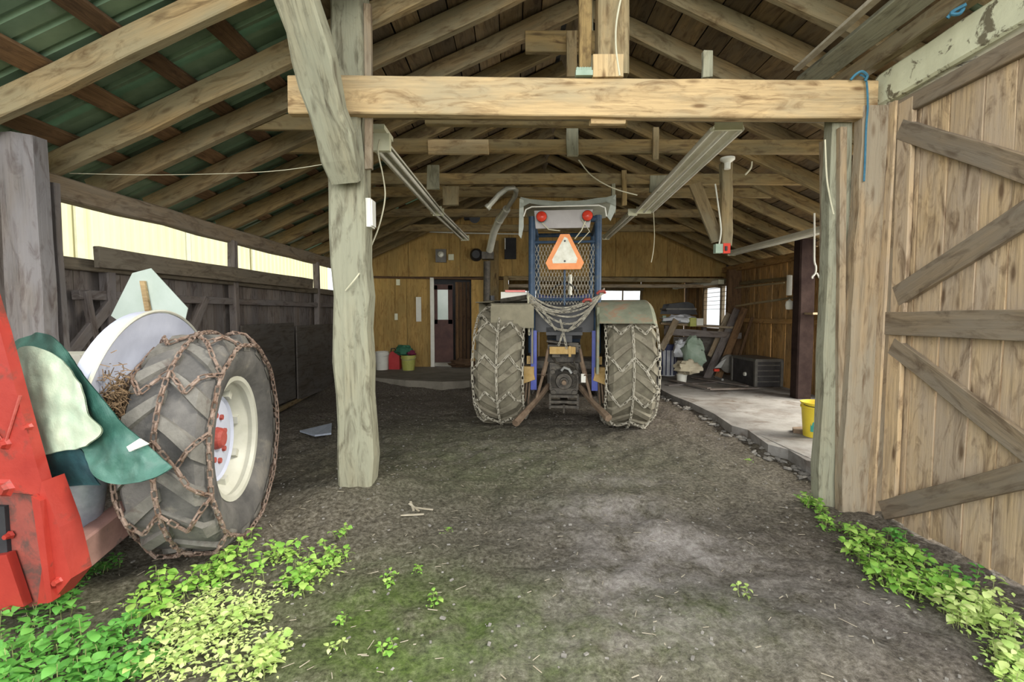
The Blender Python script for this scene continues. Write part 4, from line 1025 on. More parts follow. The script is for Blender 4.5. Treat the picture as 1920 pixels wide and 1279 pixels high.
cloth('tarp_fold', [[(64, 852, 2.28), (105, 846, 2.28), (148, 840, 2.26), (165, 868, 2.22)],
                    [(74, 884, 2.30), (110, 884, 2.30), (150, 880, 2.28), (174, 890, 2.24)],
                    [(82, 912, 2.31), (115, 912, 2.31), (155, 910, 2.30), (188, 910, 2.28)]], MT['tarpblue'], tp_, amp=.02)
cloth('tarp_highlight', [[(237, 838, 2.145), (262, 822, 2.15)], [(242, 847, 2.135), (278, 832, 2.135)]], MT['white'], tp_, amp=0)  # white patch paints the sky's highlight on the tarp
m = MB(); m.prism([atY(123, 668, 3.05), atY(155, 668, 3.05), atY(140, 690, 3.05), atY(133, 690, 3.05)], (0, .1, 0)); tag(m.build('foam_scrap', MT['cream']), 'small cream foam scrap behind the top of the green tarp', 'scrap')

# ---------------------------------------------------------------- lights, pipes, cables
def fixture(p0, p1, wd, label, nt_=2, cap=True, grp=None):
    p0, p1 = V(p0), V(p1); L = (p1 - p0).length; M = frame(p0, p1, (0, 0, 1))
    e = empty('fluorescent_lamp', p0, label, 'lamp', grp)
    m = MB(); m.prism([(0, -wd / 2, .0), (0, -wd / 2 - .0, -.012), (0, -wd * .2, .03), (0, wd * .2, .03), (0, wd / 2, -.012), (0, wd / 2, 0), (0, wd * .25, .06), (0, -wd * .25, .06)], (L, 0, 0)); m.build('reflector', MT['fixture'], e, M)
    for k in range(nt_):
        y = (k - (nt_ - 1) / 2) * wd * .5
        m = MB(); m.tube([(.03, y, -.015), (L - .03, y, -.015)], .019, 10); m.build('tube', MT['tubeglass'], e, M, True)
    for x in (.0, L):
        m = MB(); m.box((x, 0, .015), (.02, wd * .9, .1)); m.build('end_cap', MT['cream_box'], e, M)
    return e


fixture(atY(716, 276, 4.1), atY(822, 400, 6.75), .17, 'long double tube lamp starting by the grey post')
fixture(atY(818, 396, 6.85), atY(872, 448, 9.2), .17, 'far double tube lamp in line behind the post lamp')
fixture(atY(1366, 236, 3.95), atY(1207, 396, 7.2), .24, 'wide dusty reflector lamp hanging from the header beam', 3)
fixture(atY(1186, 400, 7.25), atY(1136, 446, 9.4), .15, 'narrow lamp behind the wide reflector lamp, above the tractor', 2)
fixture(atY(1372, 476, 8.9), atY(1560, 428, 6.2), .16, 'single lamp under the right eave by the jamb', 2)
fixture(atY(1266, 540, 12.6), atY(1352, 530, 10.9), .16, 'short pale lamp in front of the rear workshop', 1)
m = MB(); m.box(atY(716, 268, 4.08), (.135, .05, .14)); m.box(atY(717, 250, 4.2), (.11, .3, .04)); tag(m.build('junction_box', MT['cream_box'], kind=None), 'cream metal box at the near end of the post lamp', 'electrical box')


def cable(name, pts, r, mat, label, cat='cable', n=6, smooth=True):
    P = [V(p) for p in pts]; out = []
    for i in range(len(P) - 1):
        a = P[i - 1] if i else P[i]; d = P[i + 2] if i + 2 < len(P) else P[i + 1]
        for k in range(5):
            t = k / 5; b, c = P[i], P[i + 1]
            out.append(.5 * ((2 * b) + (c - a) * t + (2 * a - 5 * b + 4 * c - d) * t * t + (3 * b - a - 3 * c + d) * t ** 3))
    out.append(P[-1]); m = MB(); m.tube(out, r, n); return tag(m.build(name, mat, smooth=True), label, cat)


def pixline(pts, Y): return [atY(px, py, Y) for px, py in pts]


cable('cable', [atY(712, 262, 4.04)] + pixline([(709, 285), (718, 330), (722, 370), (712, 420), (695, 465), (688, 488)], 3.98) + pixline([(672, 515), (648, 545)], 3.545), .006, MT['cable'], 'pale cable curving from the lamp box down to the post')
cable('cable', pixline([(1168, -20), (1156, 40), (1155, 90), (1162, 142)], 3.48), .007, MT['cable'], 'pale cable running down the king post to the beam')
cable('cable', pixline([(1085, 300), (1110, 330), (1150, 353), (1195, 366)], 5.6), .007, MT['cable'], 'pale cable sagging between the ties above the tractor')
cable('cable', pixline([(1547, 262), (1550, 330), (1556, 370), (1563, 402)], 3.6), .006, MT['cable'], 'pale cable hanging down the right jamb')
cable('pull_cord', pixline([(1225, 392), (1227, 440), (1225, 470), (1221, 492)], 7.1), .006, MT['cable'], 'pull cord hanging under the wide reflector lamp', 'cord')
cable('cord', pixline([(1410, 303), (1408, 315), (1397, 328)], 5.0), .008, MT['cable'], 'short loose cord end hanging from the roof tie at the right', 'cord')
cable('blue_rope', pixline([(1612, 140), (1624, 150), (1627, 200), (1624, 240), (1622, 300), (1620, 340)], 3.47), .007, MT['ropeb'], 'blue rope trailing down the right end of the header beam', 'rope')
cable('blue_rope', [atY(1595, 150, 3.47), atY(1604, 140, 3.46), atY(1616, 134, 3.45), atY(1626, 142, 3.45), atY(1622, 152, 3.46)], .009, MT['ropeb'], 'short blue rope tangle on top of the right end of the header beam', 'rope')
cable('blue_rope', [atY(1776, 34, 2.86), atY(1790, 20, 2.84), atY(1806, 16, 2.82), atY(1798, 26, 2.82), atY(1784, 24, 2.84), atY(1812, 8, 2.80)], .010, MT['ropeb'], 'blue rope knot above the white painted beam', 'rope')
cable('wire', [atX(130, 325, -3.5), atY(300, 328, 4.2), atY(500, 322, 3.9), atY(625, 305, 3.78)], .003, MT['cable'], 'thin wire strung from the left wall to the post', 'wire')
m = MB(); m.box(atY(690, 401, 3.66), (.07, .11, .21)); m.box(atY(700, 401, 3.66), (.012, .09, .19)); tag(m.build('switch_box', MT['white']), 'pale switch box fixed to the right face of the post', 'electrical box')
# back wall fittings
YW = YB - .03
cable('conduit', [atY(*q) for q in ((690, 455, YW), (712, 466, YW), (716, 466, YW), (748, 434, YW), (753, 433, YW), (870, 437, YW), (980, 439, YW))], .016, MT['white'], 'white conduit run across the back gable wall', 'pipe')
cable('conduit', pixline([(846, 440), (846, 460), (846, 478)], YW), .012, MT['ply'], 'short conduit drop to the outlet on the back wall', 'pipe')


def tbox(name, px0, py0, px1, py1, Y, d, mat, label, cat, frame_m=None):
    m = MB(); a, b = atY(px0, py0, Y), atY(px1, py1, Y); m.box((a + b) / 2, (abs(b.x - a.x), d, abs(a.z - b.z)))
    return tag(m.build(name, mat), label, cat)


mt = empty('meter_box', atY(827, 480, YW), 'dark electric meter box high on the back wall', 'meter')
m = MB(); a = atY(827, 480, YW); m.box(a, (.24, .1, .3)); m.build('case', MT['chest_trim'], mt)
m = MB(); m.lathe([(-.09, 0), (-.08, .06), (-.05, .075)], 18, 'Y', c=a + V((0, 0, .03))); m.build('dial_cover', MT['pipe'], mt, smooth=True)
tbox('outlet_box', 841, 477, 851, 488, YW, .06, MT['cream_box'], 'small cream outlet box beside the meter', 'electrical box')
m = MB(); m.lathe([(-.12, 0), (-.12, .09), (-.06, .14), (0, .15)], 20, 'Y', c=atY(893, 478, YW)); tag(m.build('black_horn', MT['black'], smooth=True), 'black round alarm bell on the back wall beside the stove pipe', 'bell')
m = MB(); p = atY(890, 408, 9.5); m.lathe([(-.02, 0), (-.02, .11), (.05, .10), (.09, .04)], 20, 'Y', c=p); m.tube([p + V((-.08, .02, 0)), p + V((-.2, .05, 0))], .05, 10); tag(m.build('flood_lamp', MT['black'], smooth=True), 'round black lamp head hanging at the far lamp end', 'lamp')
vh = empty('vent_hole', atY(957, 465, YW), 'dark rectangular vent opening in the back wall', 'vent')
m = MB(); a, b = atY(946, 446, YW), atY(968, 486, YW); m.box((a + b) / 2, (b.x - a.x, .05, a.z - b.z)); m.build('vent_box', MT['dark'], vh)
m = MB(); m.box(atY(947, 457, YW - .03), (.02, .01, .25)); m.build('vent_edge', MT['white'], vh)
tbox('light_switch', 743, 524, 750, 535, YW, .03, MT['cream_box'], 'upper cream switch plate on the plywood wall', 'switch')
tbox('light_switch', 740, 588, 746, 600, YW, .03, MT['cream_box'], 'lower cream switch plate on the plywood wall', 'switch')
tbox('wall_thermometer', 780, 557, 790, 603, YW, .02, MT['white'], 'white paper strip pinned left of the dark door', 'notice')
# stove pipe with a bent cowl
sp = empty('stove_pipe', atY(915, 480, 10.6), 'silver stove pipe bending over like a cane near the roof', 'pipe')
cc = [(918, 470), (926, 435), (935, 415), (950, 392), (966, 368), (968, 357), (962, 352), (950, 354), (935, 366), (917, 386)]
P = [atY(px, py, yy) for (px, py), yy in zip(cc, (8.2, 7.9, 7.7, 7.3, 6.8, 6.6, 6.5, 6.45, 6.4, 6.4))]
m = MB(); m.tube(P[:4], .06, 14); m.build('pipe_lower', MT['pipe'], sp, smooth=True)
m = MB(); m.tube(P[3:5] + P[5:], .034, 12); m.build('pipe_upper', MT['pipe'], sp, smooth=True)
m = MB(); m.tube([P[2], P[2] + (P[3] - P[2]) * .15], .066, 14); m.tube([P[-1], P[-1] + V((-.03, 0, -.03))], .045, 12); m.build('pipe_collar', MT['pipe'], sp, smooth=True, kind='stuff')
m = MB(); m.box(atY(915, 480, 8.3), (.2, .24, .12)); m.tube([atY(913, 490, 8.3), atY(912, 690, 8.3)], .06, 12); m.build('pipe_base', MT['grease'], sp)
# pendant post with switch box
pp = plank('hanging_post', atY(1361, 306, 5.0), atY(1361, 462, 5.0), .105, .09, MT['beam2'], None, (0, 1, 0), .004, 6); tag(pp, 'square timber hanging from the roof tie above the red switch', 'post')
m = MB(); p = atY(1364, 300, 4.9); m.lathe([(.02, 0), (.02, .07), (0, .07), (-.03, .03), (-.09, .03), (-.09, 0)], 18, 'Z', c=p); tag(m.build('lamp_socket', MT['white'], smooth=True), 'round white ceiling socket at the top of the hanging timber', 'electrical box')
tbox('outlet_box', 1340, 458, 1353, 475, 4.92, .06, MT['glaucous'], 'pale green outlet box at the foot of the hanging timber', 'electrical box')
rs = empty('red_switch', atY(1361, 466, 4.92), 'red power switch at the foot of the hanging timber', 'switch')
m = MB(); m.box(atY(1361, 466, 4.92), (.07, .05, .1)); m.build('cover', MT['lens'], rs); m = MB(); m.box(atY(1361, 466, 4.89), (.02, .03, .045)); m.build('toggle', MT['black'], rs)
cable('conduit', pixline([(1341, 345), (1346, 380), (1352, 430), (1348, 460)], 4.9), .008, MT['pipe'], 'grey conduit along the left of the hanging timber', 'pipe')
pb = plank('tie_strut', atY(1303, 345, 5.3), atY(1345, 452, 5.1), .13, .04, MT['beam2'], roof, (0, 1, 0), .003)
# insulator on the beam and scraps under it
ins = MB(); p = atY(1095, 133, 3.5)
for i in range(6): ins.lathe([(0, 0), (0, .012), (.05, .012), (.06, 0)], 8, 'Z', c=p + V((-.045 + .018 * i, 0, -.03)))
ins.box(p + V((0, 0, -.02)), (.12, .04, .035)); tag(ins.build('insulator_block', MT['glaucous']), 'pale teal notched block sitting on top of the header beam', 'block')
for nm_, x0, x1, y_, yy, lb in (('wood_block', 1106, 1172, 226, 3.58, 'pale wood block nailed under the header beam'), ('wood_block', 803, 916, 276, 4.98, 'knotty board scrab nailed on the roof tie left of centre'.replace('scrab', 'scrap'))):
    pl = plank(nm_, atY(x0, y_, yy), atY(x1, y_, yy), .05, .06 if yy < 4 else .14, MT['beam'], roof, (0, 0, 1), .003, 2); pl.name = 'nailed_block'

# ---------------------------------------------------------------- pails by the back wall
def pail(px, py, Y, r0, r1, h, mat, name, label, cat, z=None, handle=True, group=None):
    p = atZ(px, py, z) if z is not None else atY(px, py, Y)
    e = empty(name, p, label, cat, group); m = MB()
    m.lathe([(0, 0), (0, r0), (h * .8, r0 + (r1 - r0) * .8), (h * .8, r1 * 1.03), (h * .86, r1 * 1.03), (h * .86, r1), (h, r1), (h, r1 * 1.04), (h * 1.01, r1 * .96), (h * .05, r0 * .95)], 28, 'Z'); m.build('pail_body', mat, e, world(e), True)
    if handle:
        m = MB(); m.tube([(r1 * 1.04 * math.cos(a), r1 * 1.04 * math.sin(a) * .9 - .0, h * .86 - math.sin(a) * h * .10 * 0 - abs(math.sin(a)) * .05) for a in [PI + i * PI / 12 for i in range(13)]], .005, 5); m.build('handle', MT['steel'], e, world(e))
    return e


pail(717, 693, 10, .13, .15, .40, MT['white'], 'white_pail', 'white plastic pail by the plywood wall, left of the red can', 'bucket', z=.2)
e = empty('fuel_can', atZ(741, 692, .2), 'red plastic fuel can between the white and yellow green pails', 'can')
m = MB(); m.prism([(-.12, -.09, 0), (.12, -.09, 0), (.12, -.09, .30), (.04, -.09, .40), (-.06, -.09, .40), (-.12, -.09, .32)], (0, .18, 0)); m.build('can_body', MT['redcan'], e, world(e))
m = MB(); m.tube([(.03, 0, .38), (.09, 0, .5)], .02, 8); m.tube([(-.1, 0, .33), (-.08, 0, .46), (.0, 0, .46), (.02, 0, .4)], .014, 6); m.build('spout', MT['black'], e, world(e))
pail(766, 694, 10, .13, .16, .33, MT['lime'], 'painted_pail', 'yellow green pail at the right of the red can', 'bucket', z=.2)


def lump(name, c, d, mat, label, cat, amp=.25, seed=0, parent=None):
    m = MB(); n, k = 18, 12; vs_ = []
    for j in range(k + 1):
        t = PI * j / k
        for i in range(n):
            a = 2 * PI * i / n; q = V((math.sin(t) * math.cos(a), math.sin(t) * math.sin(a), math.cos(t)))
            r = 1 + amp * noise.noise(q * 2.2 + V((seed, 0, 0))) + amp * .5 * noise.noise(q * 5 + V((seed, 3, 0)))
            z = max(-.8, q.z * r); vs_.append(V(c) + V((q.x * r * d[0], q.y * r * d[1], z * d[2])))
    m.add(vs_, [(j * n + i, (j + 1) * n + i, (j + 1) * n + (i + 1) % n, j * n + (i + 1) % n) for j in range(k) for i in range(n)])
    return tag(m.build(name, mat, parent, smooth=True), label, cat)


c = atZ(766, 694, .2); lump('green_bag', c + V((-.12, .05, .42)), (.19, .13, .12), MT['greenbag'], 'crumpled dark green bag piled on the pails', 'bag', .5, 3)
lump('maroon_bag', c + V((.06, .02, .37)), (.09, .1, .06), rough_m('maroon cloth', (.16, .02, .05), (.24, .04, .09), 8, .8), 'small maroon cloth on the yellow green pail', 'cloth', .5, 5)
lump('dark_bundle', atZ(895 - 15, 690, .28), (.3, .2, .12), MT['reddark'], 'dark reddish bundle on the floor in front of the dark door', 'bundle', .5, 9) if False else lump('dark_bundle', atY(868, 682, 11.0), (.3, .12, .1), MT['purlin'], 'dark bundle on the floor behind the left tractor wheel', 'bundle', .5, 9)

# ---------------------------------------------------------------- right side clutter
yb = empty('yellow_bucket', atZ(1530, 818, .1), 'yellow bucket with teal marks on the slab by the right jamb', 'bucket')
m = MB(); m.lathe([(0, 0), (0, .125), (.32, .15), (.32, .16), (.335, .16), (.335, .153), (.37, .155), (.37, .163), (.38, .163), (.38, .15), (.02, .12)], 32, 'Z'); m.build('bucket_body', MT['yellow'], yb, world(yb), True)
for a0, z0 in ((3.75, .07), (4.9, .09)):
    m = MB(); n = 8; rr0 = .1275 + .025 * z0 / .32 * 1 + .004
    vs_ = [(rr0 * 1.012 * math.cos(a0 + .32 * i / n), rr0 * 1.012 * math.sin(a0 + .32 * i / n), z0 + dz * (1 - .3 * math.sin(i))) for i in range(n + 1) for dz in (0, .09)]
    m.add(vs_, [(2 * i, 2 * i + 2, 2 * i + 3, 2 * i + 1) for i in range(n)]); m.build('teal_mark', MT['teal'], yb, world(yb))
m = MB(); m.tube([(.165 * math.cos(a), .165 * math.sin(a), .36 - .02 * abs(math.sin(a))) for a in [3.3 + i * .16 for i in range(18)]], .004, 5); m.build('handle', MT['black'], yb, world(yb))
m = MB(); q0 = atZ(1487, 812, .1); m.prism([q0 + V(p) for p in ((0, 0, 0), (.1, -.09, 0), (.42, -.12, 0), (.5, .05, 0), (.2, .13, 0), (.05, .1, 0))], (0, 0, .045)); tag(m.build('flat_stone', MT['rust']), 'flat brown slab lying beneath the yellow bucket', 'stone')
ch = empty('storage_chest', atZ(1450, 726, .1), 'long black storage chest with worn corners against the right wall', 'chest')
A = atZ(1440, 727, .1); Bp = atZ(1396, 712, .1)
c0 = V((4.44, 8.7, .1)); Mx = Matrix.Translation(c0) @ Matrix.Rotation(math.radians(2), 4, 'Z')
m = MB(); m.box((.25, .45, .24), (.48, .86, .46)); m.build('chest_body', MT['chest'], ch, Mx)
m = MB(); m.box((.25, .45, .49), (.51, .9, .05)); m.build('chest_lid', MT['chest_trim'], ch, Mx)
for i, (x, y) in enumerate(((.01, .02), (.49, .02), (.01, .88))):
    m = MB(); m.box((x, y, .25), (.05, .05, .48)); m.build('corner_trim', MT['chest_trim'], ch, Mx)
for z in (.1, .2, .3, .4):
    m = MB(); m.box((.25, .016, z), (.42, .012, .02)); m.build('front_rib', MT['chest_trim'], ch, Mx)
m = MB(); m.lathe([(-.03, 0), (-.03, .035), (0, .04)], 14, 'X', c=(-.0, .35, .2)); m.build('latch', MT['white'], ch, Mx)
# workbench
wbn = empty('workbench', (4.0, 11.0, .2), 'cluttered wooden workbench under the tall window', 'workbench')
plank('bench_top', atY(1238, 606, 10.9), atY(1378, 614, 10.5), .8, .05, MT['jamb'], wbn, (0, 0, 1), .006)
plank('bench_apron', atY(1245, 622, 10.4), atY(1390, 630, 10.1), .14, .03, MT['wall'], wbn, (0, 1, 0), .006)
for px in (1250, 1320, 1372): plank('leg', atY(px, 700, 10.6), atY(px, 610, 10.6), .09, .09, MT['wall'], wbn, (0, 1, 0))
plank('bench_back', atY(1262, 662, 10.5), atY(1380, 664, 10.5), .72, .02, MT['plyd'], wbn, (0, 1, 0))
plank('bench_prop', atY(1240, 655, 9.9), atY(1268, 600, 10.2), .13, .04, MT['jamb'], wbn, (0, 1, 0))
tt = empty('black_case', atY(1277, 590, 10.6), 'black hard case on top of white cloths on the workbench', 'case')
m = MB(); m.prism([atY(1248, 589, 10.5), atY(1308, 590, 10.5), atY(1300, 570, 10.5), atY(1290, 566, 10.5), atY(1255, 570, 10.5)], (0, .4, 0)); m.build('case_body', MT['black'], tt)
m = MB(); m.prism([atY(1249, 581, 10.48), atY(1306, 581, 10.48), atY(1306, 578, 10.48), atY(1249, 578, 10.48)], (0, .44, 0)); m.build('case_rim', MT['chest_trim'], tt)
lump('white_cloths', atY(1275, 599, 10.5), (.36, .25, .10), MT['cloth'], 'crumpled white and pale blue cloths under the black case', 'cloth', .5, 11)
tbox('olive_box', 1292, 596, 1303, 612, 10.3, .15, MT['lime'], 'small olive box at the front edge of the workbench', 'box')
tbox('white_carton', 1304, 597, 1316, 610, 10.35, .15, MT['white'], 'small white carton right of the olive box on the workbench', 'box')
tbox('jar', 1242, 592, 1248, 604, 10.55, .06, MT['glaucous'], 'pale green jar at the left end of the workbench', 'jar')
# bins, sacks and leaning boards
e = empty('ribbed_bin', atZ(1252, 704, .1), 'dark blue and pale ribbed bin behind the right tractor wheel', 'bin')
m = MB(); m.lathe([(0, 0), (0, .15), (.58, .18), (.58, 0)], 24, 'Z'); m.build('bin_body', MT['cloth'], e, world(e))
for i in range(12):
    a = i * PI / 6; m = MB(); m.box((.172 * math.cos(a), .172 * math.sin(a), .30), (.02, .02, .55), Matrix.Rotation(a, 3, 'Z')); m.build('rib', MT['navy'], e, world(e))
m = MB(); m.lathe([(.56, .185), (.68, .19), (.68, 0)], 24, 'Z'); m.build('lid', MT['navy'], e, world(e), True)
lump('green_sack', atY(1300, 665, 9.6), (.22, .2, .36), MT['glaucous'], 'pale green plastic sack slumped under the workbench', 'sack', .35, 4)
lump('white_sack', atY(1278, 655, 9.8), (.16, .15, .2), MT['cloth'], 'small white sack left of the pale green sack', 'sack', .4, 6)
lump('beige_sack', atY(1290, 690, 9.2), (.24, .2, .15), MT['bag'], 'beige feed sack lying on the slab behind the white pail', 'sack', .45, 8)
pail(1278, 718, 9, .085, .10, .18, MT['white'], 'small_pail', 'small white pail in front of the beige sack', 'bucket', z=.1, handle=False)
for i, (a, b, wd, mt_, lb) in enumerate((((1325, 710, 10.0), (1383, 580, 10.3), .16, 'wall', 'wide grey board leaning under the tall window'), ((1345, 711, 9.95), (1396, 578, 10.1), .15, 'purlin', 'dark board leaning right of the wide grey board'),
                                         ((1372, 712, 9.9), (1410, 595, 9.75), .05, 'purlin', 'thin dark pole leaning furthest right by the board wall'), ((1330, 668, 10.2), (1366, 588, 10.5), .10, 'jamb', 'short pale board leaning behind the wide grey board'))):
    o = plank('leaning_board', atY(*a), atY(*b), wd, .03, MT[mt_], None, (0, 1, 0), .004); tag(o, lb, 'board', 'boards leaning by the workbench')
e = empty('circular_saw', atY(1365, 680, 9.8), 'grey round saw guard with bright worn metal among the leaning boards', 'saw')
m = MB(); m.lathe([(-.05, 0), (-.05, .14), (-.03, .19), (.03, .19), (.05, .14), (.05, 0)], 24, 'Y', c=atY(1367, 682, 9.75)); m.build('saw_guard', MT['chest_trim'], e, smooth=True)
m = MB(); m.prism([atY(1340, 690, 9.5), atY(1352, 678, 9.5), atY(1362, 672, 9.5), atY(1352, 690, 9.5)], (0, .03, 0)); m.build('saw_blade', MT['steel'], e)
m = MB(); m.box(atY(1343, 694, 9.5), (.1, .06, .05)); m.build('handle', MT['lens'], e)
m = MB(); m.tube([atZ(1325, 700, .12), atZ(1338, 706, .12), atZ(1355, 712, .12)], .025, 6); tag(m.build('bright_bar', MT['steel']), 'bright metal bar on the slab in front of the saw guard', 'bar')
for i, (a, b, wd, lb) in enumerate((((1250, 722), (1340, 716), .12, 'long grey plank flat on the slab, nearest to the white pail'), ((1300, 708), (1400, 724), .10, 'grey plank lying across the slab towards the chest'), ((1255, 712), (1330, 728), .08, 'narrow plank lying diagonally beside the white pail'), ((1330, 730), (1420, 728), .07, 'thin lath on the slab in front of the chest'))):
    o = plank('floor_plank', atZ(*a, .115 + i * .012), atZ(*b, .115 + i * .012), wd, .02, MT['wall'], None, (0, 0, 1), .003); tag(o, lb, 'plank', 'planks scattered on the slab')
e = empty('lantern', atY(1480, 575, 8.0), 'white lamp hanging against the right wall beside the tarred post', 'lamp')
m = MB(); p = atY(1480, 572, 7.9); m.lathe([(-.08, 0), (-.07, .05), (0, .062), (.06, .05), (.08, .02), (.1, 0)], 18, 'Z', c=p); m.build('lamp_globe', MT['white'], e, smooth=True)
m = MB(); m.box(atY(1480, 535, 7.95), (.07, .04, .33)); m.build('lamp_stem', MT['white'], e)
e = cable('hook', [atY(1527, 400, 6.0)] + pixline([(1527, 440), (1527, 488), (1530, 500), (1529, 512), (1523, 519), (1524, 522)], 6.0), .012, MT['white'], 'white forked hook hanging near the right jamb', 'hook')
m = MB(); p = atY(1532, 512, 6.0); m.tube([p, p + V((.03, 0, -.06))], .01, 6); m.build('prong', MT['white'], e)
tbox('wall_shelf', 1515, 586, 1560, 590, 7.4, .25, MT['jamb'], 'short pale shelf between the tarred post and the jamb', 'shelf')

# ---------------------------------------------------------------- bits on the ground
m = MB(); q = [atZ(562, 806, .05), atZ(622, 794, .05), atZ(621, 810, .05), atZ(590, 811, .05)]; m.prism([V((p.x, p.y, gz(p.x, p.y) + .03)) for p in q], (0, 0, .02)); tag(m.build('plastic_scrap', MT['galv']), 'pale blue plastic scrap on the earth left of the post', 'scrap')
ws = empty('wood_splinters', atZ(780, 972, 0), 'pale splintered wood pieces on the earth right of the post', 'wood')
for a, b in (((752, 980), (795, 976)), ((768, 962), (785, 972)), ((775, 966), (812, 968)), ((770, 958), (776, 972))):
    pa, pb_ = atZ(*a, 0), atZ(*b, 0); plank('splinter', (pa.x, pa.y, gz(pa.x, pa.y) + .012), (pb_.x, pb_.y, gz(pb_.x, pb_.y) + .012), .014, .008, MT['chip'], ws, (0, 0, 1), .002, 2)
stones = [(1377, 800, .05, 'pale stone wedged under the broken slab edge'), (1290, 770, .035, 'small grey stone by the slab edge near the tractor wheel'), (1195, 905, .03, None)]
for px, py, r, lb in stones[:2]:
    p = atZ(px, py, .0); lump('stone', (p.x - .03, p.y - .02, gz(p.x, p.y) + r * .4), (r * 1.8, r * 1.2, r), MT['stone'], lb, 'stone', .5, px)
rub = MB()
for i in range(110):
    k = R.randrange(len(e3) - 1); p = e3[k].lerp(e3[k + 1], R.random()); s_ = R.uniform(.012, .04)
    x, y = p.x - R.uniform(.0, .16), p.y - R.uniform(0, .1)
    if x > 2.2 and y < 3.9: continue
    Mr = Matrix.Rotation(R.uniform(0, 6.3), 3, 'Z') @ Matrix.Rotation(R.uniform(-.6, .6), 3, 'X')
    rub.lathe([(-.5, .35), (-.2, .9), (.3, .75), (.5, .2)], 6, 'Z', c=(x, y, gz(x, y) + s_ * .3), M=Mr @ Matrix.Diagonal((s_ * R.uniform(1, 1.8), s_, s_ * .8)))
tag(rub.build('rubble', MT['stone']), 'broken concrete rubble along the edge of the slab', 'rubble', kind='stuff')
deb = MB()
for i in range(1500):
    x, y = R.uniform(-2.6, 3.0), 1.5 + 8 * R.random() ** 1.6
    if x > 2.6 and y > 3.2: continue
    s_ = R.uniform(.004, .016); z = gz(x, y) + s_ * .2
    Mr = Matrix.Rotation(R.uniform(0, 6.3), 3, 'Z') @ Matrix.Rotation(R.uniform(-.3, .3), 3, 'X')
    deb.box((x, y, z), (s_ * R.uniform(.8, 1.6), s_ * R.uniform(.6, 1), s_ * .5), Mr)
tag(deb.build('pebbles', MT['stone']), 'scattered pebbles and crumbs of earth on the barn floor', 'pebbles', kind='stuff')
deb = MB()
for i in range(700):
    x, y = R.uniform(-2.6, 2.7), 1.5 + 7.5 * R.random() ** 1.4
    z = gz(x, y) + .005; L = R.uniform(.01, .05) * (1.6 if R.random() < .08 else 1)
    Mr = Matrix.Rotation(R.uniform(0, 6.3), 3, 'Z') @ Matrix.Rotation(R.uniform(-.15, .15), 3, 'Y')
    deb.box((x, y, z), (L, R.uniform(.002, .005), .002), Mr)
tag(deb.build('straw_litter', MT['chip']), 'straw and wood shreds scattered over the earth floor', 'straw', kind='stuff')

# ---------------------------------------------------------------- plants
def leaf_mesh(name, mat, w_=.8):
    pts = []; prof = [(0, .02), (.15, .26), (.38, .42), (.62, .36), (.84, .17), (1, 0)]
    for (t, h) in prof:
        z = .10 * math.sin(t * PI) - .12 * t * t
        for s_ in (-1, 0, 1): pts.append((t, s_ * h * w_, z + (.10 * h if s_ else 0)))
    fs = []
    for i in range(5):
        for k in range(2): fs.append((i * 3 + k, i * 3 + k + 1, i * 3 + k + 4, i * 3 + k + 3))
    me = bpy.data.meshes.new(name); me.from_pydata(pts, [], fs); me.materials.append(mat)
    me.polygons.foreach_set('use_smooth', [True] * len(me.polygons)); return me


LM = {k: [leaf_mesh('leaf', MT['leaf_' + k], .8), leaf_mesh('leaf', MT['leaf_' + k], 1.0)] for k in 'gym'}
LPTS = [(0, 0, 0), (.4, -.3, .04), (.4, .3, .04), (1, 0, -.08)]


